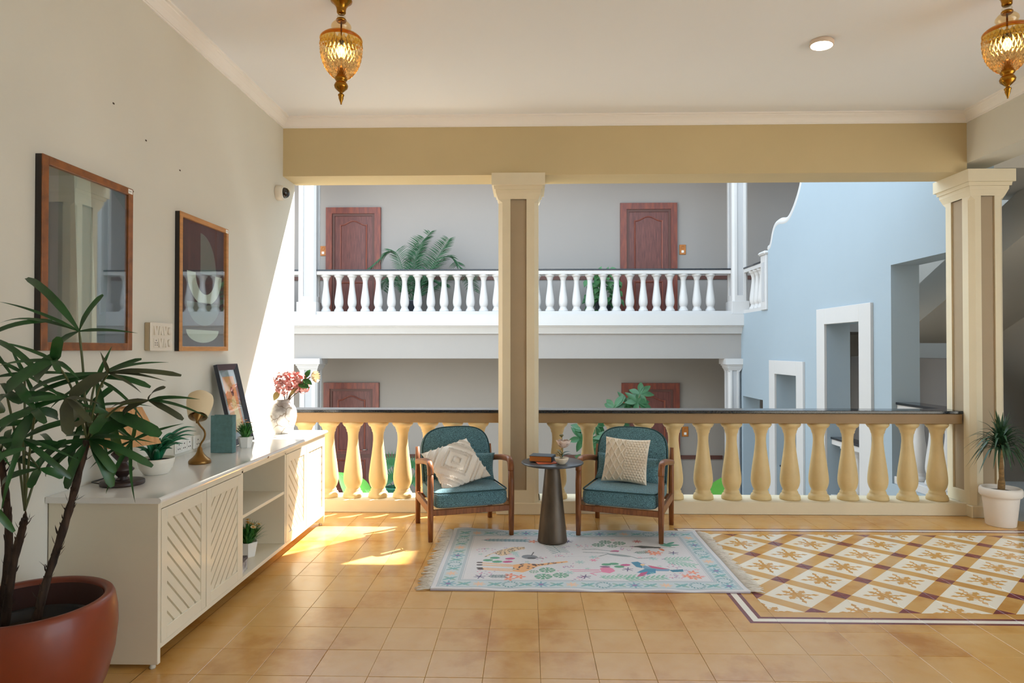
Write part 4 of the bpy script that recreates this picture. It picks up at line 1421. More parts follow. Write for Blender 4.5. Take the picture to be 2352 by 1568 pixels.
# standing book
mat('book_teal', (92, 130, 132), 0.7, var=0.2, scale=40, bump=0.1, bscale=250)
t = thing('standing_book', 'teal cloth hardback standing upright on the sideboard', 'book', (-2.005, 4.108, ZS + 0.001))
mb = MB(); mb.box(0, 0, 0, 0.138, 0.004, 0.236, 0.001); mb.box(0, 0.050, 0, 0.138, 0.054, 0.236, 0.001)
mb.build('cover', 'book_teal', t)
MB().grid(lambda a, b: (0.138 + 0.007 * math.sin(math.pi * a), 0.054 * a, 0.236 * b), 8, 1).build('spine', 'book_teal', t)
MB().box(0.004, 0.004, 0.004, 0.134, 0.050, 0.231).build('pages', mat('page_white', (224, 218, 204), 0.9), t)

# leaning picture
mat('frame_navy', (44, 48, 60), 0.35)
mat('mount_grey', (150, 164, 172), 0.8)
t = thing('leaning_picture', 'small dark framed picture of a standing figure leaning on the wall', 'picture', (-1.985, 4.515, ZS + 0.002))
t.rotation_euler = (0, math.radians(-13.2), 0)
w, h, fw_ = 0.155, 0.56, 0.040
fm = MB()
for P in ([(-w, 0), (w, 0), (w - fw_, fw_), (-w + fw_, fw_)], [(-w, h), (-w + fw_, h - fw_), (w - fw_, h - fw_), (w, h)], [(-w, 0), (-w + fw_, fw_), (-w + fw_, h - fw_), (-w, h)], [(w, 0), (w, h), (w - fw_, h - fw_), (w - fw_, fw_)]):
    A = [fm.v((0, p[0], p[1])) for p in P]
    def fx(p): return 0.026 if (abs(abs(p[0]) - w) < 1e-6 or p[1] in (0, h)) else 0.012
    B = [fm.v((fx(p), p[0], p[1])) for p in P]
    fm.f(A[::-1]); fm.f(B)
    for i in range(4):
        fm.f([A[i], A[(i + 1) % 4], B[(i + 1) % 4], B[i]])
fr_ = fm.build('frame', 'frame_navy', t)
bm = bmesh.new(); bm.from_mesh(fr_.data); bmesh.ops.recalc_face_normals(bm, faces=bm.faces); bm.to_mesh(fr_.data); bm.free()
MB().box(0.002, -w + fw_ - 0.003, fw_ - 0.003, 0.006, w - fw_ + 0.003, h - fw_ + 0.003).build('mount', 'mount_grey', t)
MB().box(0.006, -0.085, 0.085, 0.0072, 0.085, h - 0.085).build('artwork', mat('art_ochre', (222, 184, 122), 0.8, var=0.2, scale=9, rgb2=(226, 150, 100)), t)
art = t.children[-1]
fg = MB()
fg.prism([(0.005, 0.09), (0.06, 0.09), (0.055, 0.20), (0.045, 0.27), (0.04, 0.33), (0.01, 0.335), (-0.012, 0.32), (-0.03, 0.25), (-0.022, 0.23), (-0.01, 0.27), (-0.02, 0.18), (-0.04, 0.09)], 0.0072, 0.0078, 'yz')
fg.build('figure_dress', mat('art_cream', (232, 216, 160), 0.8), art)
fg = MB(); fg.prism([(0.022 * math.cos(a / 10 * 6.283) + 0.018, 0.368 + 0.034 * math.sin(a / 10 * 6.283)) for a in range(10)], 0.0072, 0.0078, 'yz')
fg.build('figure_head', mat('art_brown', (112, 82, 72), 0.8), art)
MB().box(0.0095, -w + fw_ - 0.002, fw_ - 0.002, 0.0110, w - fw_ + 0.002, h - fw_ + 0.002).build('pane', glass_mat('pane_glass', ior=1.8), t)

# grass and daisies in small white pots
mat('grass_green', (84, 150, 62), 0.5, var=0.4, scale=30, rgb2=(44, 106, 50))
mat('grass_yellow', (140, 160, 70), 0.5)
mat('daisy_pink', (224, 160, 156), 0.7); mat('daisy_cream', (232, 214, 170), 0.7); mat('daisy_eye', (206, 150, 60), 0.7)
mat('pot_white', (236, 234, 230), 0.35)
def daisy_pot(label, loc, s, petals, nflow, seed, sides=6, spread=1.0, rib=False):
    r = random.Random(seed)
    t = thing('daisy_pot', label, 'plant', loc, r.uniform(0, 1))
    MB().lathe([(0.0, 0.0), (0.034 * s, 0.0), (0.037 * s, 0.006 * s), (0.050 * s, 0.072 * s), (0.047 * s, 0.074 * s), (0.044 * s, 0.062 * s), (0, 0.060 * s)], sides, smooth=False, cap=False).build('pot', 'pot_white', t)
    g = MB()
    for k in range(300):
        a = r.uniform(0, 6.283); L = r.uniform(0.07, 0.13) * s; o = r.uniform(0.1, 0.85) * spread
        c, sn = math.cos(a), math.sin(a)
        b = (c * 0.02 * s * r.random(), sn * 0.02 * s * r.random(), 0.062 * s)
        tip = (c * L * o, sn * L * o, 0.062 * s + L * math.sqrt(max(0.05, 1 - o * o)) * 0.95)
        g.leaf(b, tip, 0.0085 * s, up=(0, 0, 1) if o > .3 else (c, sn, 0), droop=0.10, shape='point', seg=4)
    o = g.build('grass', 'grass_green', t); o['kind'] = 'stuff'
    for k in range(nflow):
        a = r.uniform(0, 6.283); rad = r.uniform(0.0, 0.062) * s * spread; z = (0.170 - 0.55 * (rad / s) + r.uniform(-.025, .015)) * s
        p = Vector((math.cos(a) * rad, math.sin(a) * rad, z))
        nrm = Vector((math.cos(a) * rad * 7, math.sin(a) * rad * 7, 1.0 * s)).normalized()
        M = Matrix.Translation(p) @ nrm.to_track_quat('Z', 'Y').to_matrix().to_4x4()
        f = MB(); f.mx = M
        for j in range(10):
            b = 2 * math.pi * j / 10
            f.leaf((0, 0, 0), (math.cos(b) * 0.016 * s, math.sin(b) * 0.016 * s, 0.003 * s), 0.009 * s, shape='oval', seg=3, fold=0.1)
        fo = f.build('flower', petals, t)
        e = MB(); e.mx = M; e.lathe([(0.006 * s, 0.0), (0.005 * s, 0.004 * s), (0.0, 0.005 * s)], 8).build('flower_eye', 'daisy_eye', fo)
    return t
daisy_pot('little white pot of grass and pink daisies beside the teal book', (-1.885, 4.345, ZS), 1.0, 'daisy_pink', 8, 21)
daisy_pot('white pot of grass and cream daisies on the lower shelf', (-1.775, 4.135, 0.1065), 1.28, 'daisy_cream', 15, 22, spread=1.1)
daisy_pot('white pot of grass and cream daisies on the upper shelf', (-1.80, 3.865, 0.4605), 1.15, 'daisy_cream', 12, 23, spread=1.1)
# patterned box on the lower shelf
t = thing('trinket_box', 'small grey leaf patterned box on the lower shelf', 'box', (-1.715, 3.835, 0.1065), math.radians(6))
MB().box(-0.045, -0.06, 0, 0.045, 0.06, 0.062, 0.002).build('body', mat('box_print', (206, 200, 196), 0.6, var=0.6, scale=26, rgb2=(120, 116, 118)), t)
MB().box(-0.047, -0.062, 0.060, 0.047, 0.062, 0.080, 0.003).build('lid', mat('box_lid', (120, 112, 112), 0.6, var=0.5, scale=30, rgb2=(60, 56, 60)), t)

# vase and bouquet
def vase_mat():
    m = bpy.data.materials.new('vase_clay'); m.use_nodes = True
    nt = m.node_tree; b = nt.nodes['Principled BSDF']; b.inputs['Roughness'].default_value = 0.75
    tc = nt.nodes.new('ShaderNodeTexCoord'); 
    nd = nt.nodes.new('ShaderNodeTexNoise'); nd.inputs['Scale'].default_value = 9; nt.links.new(tc.outputs['Object'], nd.inputs['Vector'])
    mx = nt.nodes.new('ShaderNodeVectorMath'); mx.operation = 'MULTIPLY_ADD'; nt.links.new(nd.outputs['Color'], mx.inputs[0]); mx.inputs[1].default_value = (.16, .16, .16); nt.links.new(tc.outputs['Object'], mx.inputs[2])
    vo = nt.nodes.new('ShaderNodeTexVoronoi'); vo.feature = 'DISTANCE_TO_EDGE'; vo.inputs['Scale'].default_value = 8; nt.links.new(mx.outputs[0], vo.inputs['Vector'])
    r = nt.nodes.new('ShaderNodeValToRGB'); nt.links.new(vo.outputs['Distance'], r.inputs[0])
    r.color_ramp.elements[0].position = 0.0; r.color_ramp.elements[0].color = lin((150, 126, 96)); r.color_ramp.elements[1].position = 0.035; r.color_ramp.elements[1].color = lin((236, 230, 222))
    nz = nt.nodes.new('ShaderNodeTexNoise'); nz.inputs['Scale'].default_value = 5; nz.inputs['Detail'].default_value = 8; nt.links.new(tc.outputs['Object'], nz.inputs['Vector'])
    r2 = nt.nodes.new('ShaderNodeValToRGB'); nt.links.new(nz.outputs['Fac'], r2.inputs[0])
    r2.color_ramp.elements[0].position = 0.36; r2.color_ramp.elements[0].color = lin((170, 166, 166)); r2.color_ramp.elements[1].position = 0.5; r2.color_ramp.elements[1].color = (1, 1, 1, 1)
    mm = nt.nodes.new('ShaderNodeMix'); mm.data_type = 'RGBA'; mm.blend_type = 'MULTIPLY'; mm.inputs[0].default_value = 1.0
    nt.links.new(r.outputs[0], mm.inputs[6]); nt.links.new(r2.outputs[0], mm.inputs[7]); nt.links.new(mm.outputs[2], b.inputs['Base Color'])
    MATS['vase_clay'] = m
vase_mat()
VX, VY = -1.915, 5.105
o = MB().lathe([(0.0, 0.0), (0.058, 0.0), (0.062, 0.004), (0.078, 0.040), (0.094, 0.090), (0.101, 0.130), (0.100, 0.165), (0.092, 0.196), (0.075, 0.222), (0.054, 0.238), (0.048, 0.246), (0.049, 0.262), (0.045, 0.262), (0.042, 0.245), (0.05, 0.22), (0.0, 0.2)], 44, cap=False).build('clay_vase', 'vase_clay')
o.location = (VX, VY, ZS); tag(o, 'white crackled clay vase at the sunlit end of the sideboard', 'vase')
mat('hydrangea', (196, 116, 112), 0.7, var=0.4, scale=16, rgb2=(226, 168, 160))
mat('protea', (238, 220, 190), 0.7); mat('twig', (104, 78, 56), 0.8); mat('leaf_magnolia', (62, 118, 52), 0.4, var=0.2, scale=20); mat('leaf_dry', (176, 152, 92), 0.6)
t = thing('flower_bouquet', 'bouquet of pink hydrangea and a cream bloom in the clay vase', 'flowers', (VX, VY, ZS + 0.205))
def V3(px, pz, py=0.0): return (px, py, pz)
heads = [(-0.02, 0.20, 0.02, .075), (0.055, 0.215, -0.01, .07), (0.12, 0.22, 0.01, .055), (0.0, 0.145, -0.03, .06), (0.16, 0.15, 0.0, .045), (0.07, 0.16, 0.04, .055)]
stm = MB()
for hx, hz, hy, R in heads:
    stm.tube(smooth_path([(0.01, 0, -0.14), (0.015 + hx * .15, hy * .2, 0.04), (hx, hy, hz)], 4), 0.0035, 6)
stm.tube(smooth_path([(0.01, 0.01, -0.14), (0.04, 0, 0.05), (0.13, -0.01, 0.16), (0.22, -0.02, 0.235)], 4), 0.0045, 6)
stm.build('stems', 'twig', t)
rr = random.Random(31)
for hx, hz, hy, R in heads:
    f = MB()
    for k in range(58):
        d = Vector((rr.gauss(0, 1), rr.gauss(0, 1), rr.gauss(0.3, 1))).normalized()
        c = Vector((hx, hy, hz)) + d * R * rr.uniform(.7, 1.0)
        M = Matrix.Translation(c) @ d.to_track_quat('Z', 'Y').to_matrix().to_4x4() @ Matrix.Rotation(rr.uniform(0, 3), 4, 'Z')
        f.mx = M
        for j in range(4):
            b = math.pi / 2 * j
            f.leaf((0, 0, 0), (math.cos(b) * .016, math.sin(b) * .016, .003), .015, shape='oval', seg=3, fold=.15)
    f.build('hydrangea_head', 'hydrangea', t)
bl = MB()
bl.mx = Matrix.Translation((0.235, -0.02, 0.235)) @ Vector((0.85, -0.2, 0.1)).to_track_quat('Z', 'Y').to_matrix().to_4x4()
for ring, (n, R, zz) in enumerate(((10, .030, .05), (14, .042, .045), (16, .050, .035))):
    for k in range(n):
        a = 2 * math.pi * k / n + ring
        bl.leaf((math.cos(a) * .008, math.sin(a) * .008, 0), (math.cos(a) * R, math.sin(a) * R, zz), .020, up=(-math.cos(a), -math.sin(a), .4), droop=-.18, shape='oval', seg=5)
bl.build('cream_bloom', 'protea', t)
bl = MB(); bl.mx = Matrix.Translation((0.115, 0.02, 0.165))
for k in range(14):
    a = 2.4 * k
    bl.leaf((0, 0, 0), (math.cos(a) * .03, math.sin(a) * .03, -.01 + .002 * k), .016, shape='oval', seg=4, droop=.2)
bl.build('small_bloom', 'protea', t)
for p, q, w, m in (((0.12, -.01, .185), (0.215, -.04, .15), .062, 'leaf_magnolia'), ((0.16, -.02, .215), (0.235, -.03, .175), .045, 'leaf_magnolia'), ((0.17, 0, .22), (0.20, .03, .29), .04, 'leaf_magnolia'), ((-0.02, -.02, .13), (-0.065, -.03, .05), .05, 'leaf_dry'), ((0.05, 0, .08), (0.105, 0, .15), .03, 'leaf_dry')):
    MB().leaf(p, q, w, up=(0.2, -1, .5), droop=.08, shape='oval', seg=6).build('leaf', m, t)

# ------------------------------------------------------------------ pictures and fittings on the left wall
mat('frame_burl', (116, 70, 36), 0.35, var=0.5, scale=22, rgb2=(150, 88, 40))
mat('frame_oak', (204, 142, 76), 0.4, var=0.2, scale=10, stretch=(1, 1, 6))
mat('frame_side', (36, 30, 28), 0.5)
def wall_picture(name, label, y0, y1, z0, z1, frame, fw, art):
    t = thing(name, label, 'picture', (XW, (y0 + y1) / 2, z0))
    w, h = (y1 - y0) / 2, z1 - z0
    D = 0.034
    f = MB()
    f.box(0.004, -w, 0, D, -w + fw, h, 0.002); f.box(0.004, w - fw, 0, D, w, h, 0.002)
    f.box(0.004, -w + fw, 0, D, w - fw, fw, 0.002); f.box(0.004, -w + fw, h - fw, D, w - fw, h, 0.002)
    f.build('frame', frame, t)
    s = MB().box(0.001, -w - 0.001, 0.001, 0.028, -w, h - 0.001); s.build('frame_edge', 'frame_side', t)
    art(t, w - fw, fw, h - fw)
    MB().box(0.0245, -w + fw - 0.001, fw - 0.001, 0.0265, w - fw + 0.001, h - fw + 0.001).build('pane', 'pane_glass', t)
    tg = MB().box(D, w - 0.045, h - 0.03, D + 0.0008, w - 0.008, h - 0.006); tg.build('sticker', 'white_plastic', t)
    MB().box(D + 0.0008, w - 0.040, h - 0.019, D + 0.001, w - 0.018, h - 0.017).build('sticker_print', 'frame_side', t)
mat('art_teal', (74, 98, 100), 0.75, var=0.25, scale=3, rgb2=(58, 80, 84))
mat('art_teal_pale', (124, 150, 148), 0.75)
mat('art_slate', (84, 96, 104), 0.75)
mat('art_umber', (72, 62, 58), 0.8, var=0.25, scale=5, rgb2=(58, 52, 52))
mat('art_charcoal', (66, 62, 64), 0.8)
mat('art_mint', (186, 204, 190), 0.75); mat('art_sage', (104, 122, 114), 0.75)
def art_one(t, w, a, b):
    o = MB().box(0.006, -w, a, 0.012, w, b).build('artwork', 'art_teal', t)
    MB().box(0.012, -w * 0.95, a, 0.0125, -w * 0.70, b).build('colour_band', 'art_slate', o)
    MB().prism([(-w * 0.2, a), (w * 0.25, a), (w * 0.05, b), (-w * 0.35, b)], 0.012, 0.0125, 'yz').build('colour_band', 'art_teal_pale', o)
    MB().prism([(w * 0.45, a), (w, a), (w, b * 0.9), (w * 0.6, b)], 0.012, 0.0125, 'yz').build('colour_band', 'art_slate', o)
def art_two(t, w, a, b):
    H = b - a
    o = MB().box(0.006, -w, a, 0.012, w, b).build('artwork', 'art_charcoal', t)
    MB().box(0.012, -w, a + H * 0.30, 0.0124, -w * 0.1, b).build('colour_field', 'art_umber', o)
    def shape(pts, m): MB().prism([(p[0] * w, a + p[1] * H) for p in pts], 0.0124, 0.0130, 'yz').build('printed_shape', m, o)
    arc = lambda cx, cy, rx, ry, t0, t1, n=16: [(cx + rx * math.cos(t0 + (t1 - t0) * k / n), cy + ry * math.sin(t0 + (t1 - t0) * k / n)) for k in range(n + 1)]
    shape([(-0.12, 0.60), ] + [(0.62, 0.60)] + arc(-0.12, 0.60, 0.74, 0.33, 0, math.pi / 2), 'art_sage')
    shape(arc(0.1, 0.60, 0.80, 0.26, math.pi, 2 * math.pi), 'art_mint')
    MB().prism([(p[0] * w, a + p[1] * H) for p in arc(0.12, 0.60, 0.45, 0.17, math.pi, 2 * math.pi)], 0.0130, 0.0134, 'yz').build('printed_shape', 'art_umber', o)
    shape(arc(0.05, 0.36, 0.75, 0.19, math.pi, 2 * math.pi), 'art_sage')
    shape(arc(0.02, 0.135, 0.74, 0.105, math.pi, 2 * math.pi), 'art_mint')
wall_picture('framed_picture', 'large picture in mottled brown frame behind the potted palm', 2.797, 3.452, 1.412, 2.272, 'frame_burl', 0.038, art_one)
wall_picture('framed_picture', 'abstract print of pale half discs in oak frame on the left wall', 3.930, 4.572, 1.406, 2.260, 'frame_oak', 0.030, art_two)

mat('ivory_plastic', (226, 216, 200), 0.35); mat('ivory_dark', (184, 166, 134), 0.4)
t = thing('switch_board', 'ivory switch board with two rows of switches between the pictures', 'switch', (XW, 3.727, 1.41))
MB().box(0, -0.112, 0, 0.030, 0.112, 0.158, 0.004).build('back_box', 'ivory_dark', t)
MB().box(0.030, -0.114, -0.002, 0.040, 0.114, 0.160, 0.005).build('plate', 'ivory_plastic', t)
for row, z in enumerate((0.018, 0.088)):
    for k in range(4):
        y = -0.088 + 0.046 * k
        if row == 0 and k == 0:
            MB().box(0.040, y, z, 0.043, y + 0.042, z + 0.052, 0.002).build('socket', 'ivory_plastic', t)
            sk = t.children[-1]
            for dy, dz in ((0.021, 0.040), (0.012, 0.026), (0.030, 0.026), (0.012, 0.014), (0.030, 0.014)):
                MB().box(0.0432, y + dy - .003, z + dz - .003, 0.0436, y + dy + .003, z + dz + .003).build('hole', 'frame_side', sk)
        elif k == 3:
            mb = MB(); mb.mx = Matrix.Translation((0.040, y + 0.021, z + 0.026)) @ Matrix.Rotation(math.pi / 2, 4, 'Y')
            mb.lathe([(0.022, 0), (0.021, 0.008), (0.018, 0.011), (0, 0.011)], 20).build('dimmer_knob', 'ivory_plastic', t)
        else:
            s = 0.006 if (k + row) % 2 else -0.006
            mb = MB()
            mb.prism([(0.040, z + 0.001), (0.046 + s * .5, z + 0.001), (0.046 - s * .5, z + 0.051), (0.040, z + 0.051)], y + 0.001, y + 0.020, 'xz')
            mb.prism([(0.040, z + 0.001), (0.046 - s * .5, z + 0.001), (0.046 + s * .5, z + 0.051), (0.040, z + 0.051)], y + 0.022, y + 0.041, 'xz')
            mb.build('rocker', 'ivory_plastic', t)
def sockets(label, y0, y1, z0, z1, n):
    t = thing('wall_socket', label, 'socket', (XW, (y0 + y1) / 2, z0), group='white sockets above the sideboard')
    w = (y1 - y0) / 2; h = z1 - z0
    MB().box(0, -w, 0, 0.012, w, h, 0.004).build('plate', 'white_plastic', t)
    for k in range(n):
        c = -w + (2 * w) * (k + 0.5) / n
        q = min(w / n * 0.8, 0.03)
        MB().box(0.012, c - q, h * .15, 0.016, c + q, h * .85, 0.002).build('socket', 'white_plastic', t)
        sk = t.children[-1]
        for dy, dz in ((0, .68), (-.4, .35), (.4, .35)):
            MB().box(0.0162, c + q * dy - .004, h * dz - .004, 0.0166, c + q * dy + .004, h * dz + .004).build('hole', 'frame_side', sk)
sockets('wide white socket plate above the sideboard beside the succulent', 3.93, 4.115, 0.780, 0.862, 3)
sockets('small white double socket beside the gooseneck lamp', 4.150, 4.232, 0.780, 0.862, 1)
cd = MB().box(XW, 4.24, 0.795, XW + 0.014, 4.36, 0.812, 0.002).build('trim_8', 'white_plastic'); struct(cd, 'short white cable duct on the wall')

# dome camera
t = thing('dome_camera', 'white dome security camera high on the left wall', 'camera', (XW, 5.545, 2.752))
mb = MB(); mb.mx = Matrix.Rotation(math.pi / 2, 4, 'Y')
mb.lathe([(0.062, 0), (0.066, 0.006), (0.066, 0.045), (0.060, 0.056), (0.044, 0.060)], 32).build('housing', 'ivory_plastic', t)
mb = MB(); mb.mx = Matrix.Rotation(math.pi / 2, 4, 'Y')
mb.lathe([(0.046, 0.058), (0.045, 0.072), (0.038, 0.090), (0.024, 0.102), (0.0, 0.106)], 28).build('dome', mat('dome_black', (26, 24, 24), 0.08, spec=0.8), t)
mb = MB(); mb.mx = Matrix.Rotation(math.pi / 2, 4, 'Y')
mb.tube([(0.048 * math.cos(a), 0.048 * math.sin(a), 0.060) for a in [k * math.pi / 12 for k in range(25)]], 0.004, 6, cap=False).build('ring', 'white_plastic', t)
# insect marks and plug holes on the wall
for k, (y, z) in enumerate(((3.33, 2.69), (3.62, 2.59), (3.98, 2.52), (3.50, 2.275))):
    o = MB().box(XW, y - .006, z - .005, XW + 0.0015, y + .008, z + .004, .0005).build('wall_mark', 'gap_dark', wl)

# ------------------------------------------------------------------ lamps at the ceiling
mat('brass', (176, 124, 44), 0.22, 1.0, var=0.2, scale=14)
glass_mat('amber_glass', (250, 236, 206), 0.04, 1.7)
glass_mat('amber_deep', (238, 196, 90), 0.05, 1.45)
cut_glass('cut_amber', (250, 232, 196))
glass_mat('clear_glass', (246, 244, 236), 0.03, 1.5)
mat('bulb_glow', (255, 214, 140), 0.4, emit=(255, 190, 96), estr=11.0)
def pendant(label, x, y, rz):
    t = thing('pendant_lamp', label, 'lamp', (x, y, ZC), rz, 'amber cut glass pendants')
    def L(prof, name, m, seg=28, parent=t, z=0.0, smooth=True):
        return MB().lathe([(r, zz + z) for r, zz in prof], seg, cap=False, smooth=smooth).build(name, m, parent)
    # hangs below the ceiling: z is negative
    L([(0.0, 0.0), (0.062, 0.0), (0.060, -0.008), (0.044, -0.020), (0.030, -0.040), (0.026, -0.058), (0.026, -0.072), (0.020, -0.080), (0.0, -0.080)], 'canopy', 'brass')
    L([(0.010, -0.078), (0.022, -0.086), (0.026, -0.096), (0.022, -0.106), (0.010, -0.112)], 'glass_bead', 'clear_glass')
    L([(0.0, -0.106), (0.026, -0.108), (0.030, -0.114), (0.028, -0.122), (0.024, -0.126), (0.0, -0.126)], 'collar', 'brass')
    L([(0.026, -0.122), (0.044, -0.130), (0.056, -0.146), (0.058, -0.158), (0.050, -0.174), (0.040, -0.186), (0.038, -0.196)], 'glass_ball', 'amber_glass')
    MB().tube([(0, 0, -0.10), (0, 0, -0.46)], 0.005, 8).build('rod', 'brass', t)
    # lid and rim of the bowl
    L([(0.038, -0.196), (0.080, -0.200), (0.106, -0.210), (0.117, -0.222), (0.118, -0.228)], 'lid', 'amber_deep', 40)
    L([(0.1185, -0.222), (0.1215, -0.228), (0.1185, -0.240), (0.116, -0.238), (0.116, -0.226)], 'rim', 'amber_deep', 40)
    # cut bowl: pyramids of glass in a lattice
    prof = [(0.1165, -0.238), (0.1165, -0.262), (0.1155, -0.288), (0.113, -0.314), (0.108, -0.340), (0.101, -0.364), (0.091, -0.387), (0.078, -0.408), (0.063, -0.427), (0.048, -0.442), (0.034, -0.452)]
    n = 30
    mb = MB()
    V = []
    for j, (r, z) in enumerate(prof):
        off = 0.5 if j % 2 else 0.0
        V.append([mb.v((r * math.cos(2 * math.pi * (k + off) / n), r * math.sin(2 * math.pi * (k + off) / n), z)) for k in range(n)])
    for j in range(len(prof) - 2):
        r, z = prof[j + 1]
        for k in range(n):
            off = 0.5 if j % 2 else 0.0
            a = 2 * math.pi * (k + off) / n
            top = V[j][k]; bot = V[j + 2][k]
            if j % 2 == 0: lft, rgt = V[j + 1][(k - 1) % n], V[j + 1][k]
            else: lft, rgt = V[j + 1][k], V[j + 1][(k + 1) % n]
            apex = mb.v(((r + 0.0065) * math.cos(a), (r + 0.0065) * math.sin(a), z - 0.001))
            for p, q in ((top, lft), (lft, bot), (bot, rgt), (rgt, top)):
                mb.f([p, q, apex])
    mb.build('cut_bowl', 'cut_amber', t)
    MB().lathe([(0.022, -0.24), (0.024, -0.262), (0.020, -0.27)], 12).build('lamp_holder', 'dark_wood', t)
    L([(0.0, -0.262), (0.012, -0.268), (0.022, -0.286), (0.024, -0.304), (0.018, -0.320), (0.008, -0.330), (0.0, -0.332)], 'bulb', 'bulb_glow', 16)
    L([(0.0, -0.385), (0.022, -0.388), (0.026, -0.42), (0.028, -0.440), (0.034, -0.450), (0.037, -0.458), (0.030, -0.468), (0.026, -0.474), (0.034, -0.482), (0.040, -0.496), (0.036, -0.510), (0.018, -0.528), (0.010, -0.534), (0.009, -0.541),
       (0.017, -0.546), (0.018, -0.552), (0.014, -0.558), (0.014, -0.568), (0.006, -0.592), (0.004, -0.598), (0.005, -0.602), (0.0, -0.606)], 'finial', 'brass')
    return t
pendant('amber cut glass pendant lamp at the left of the ceiling', -1.078, 3.75, 0.3)
pendant('amber cut glass pendant lamp at the right edge of the ceiling', 2.705, 3.75, 0.1)
t = thing('disc_light', 'small round white surface light on the ceiling', 'ceiling light', (1.925, 4.32, ZC))
mb = MB(); mb.mx = Matrix.Rotation(math.radians(5), 4, 'Y') @ Matrix.Translation((0, 0, -0.003))
mb.lathe([(0.0, 0.0), (0.070, 0.0), (0.074, -0.004), (0.074, -0.028), (0.070, -0.032), (0.066, -0.030)], 36, cap=False).build('housing', mat('lamp_housing', (226, 206, 190), 0.5), t)
mb = MB(); mb.mx = Matrix.Rotation(math.radians(5), 4, 'Y') @ Matrix.Translation((0, 0, -0.003))
mb.lathe([(0.067, -0.030), (0.05, -0.034), (0.0, -0.036)], 36, cap=False).build('diffuser', mat('lamp_diffuser', (255, 246, 230), 0.5, emit=(255, 236, 206), estr=14.0), t)

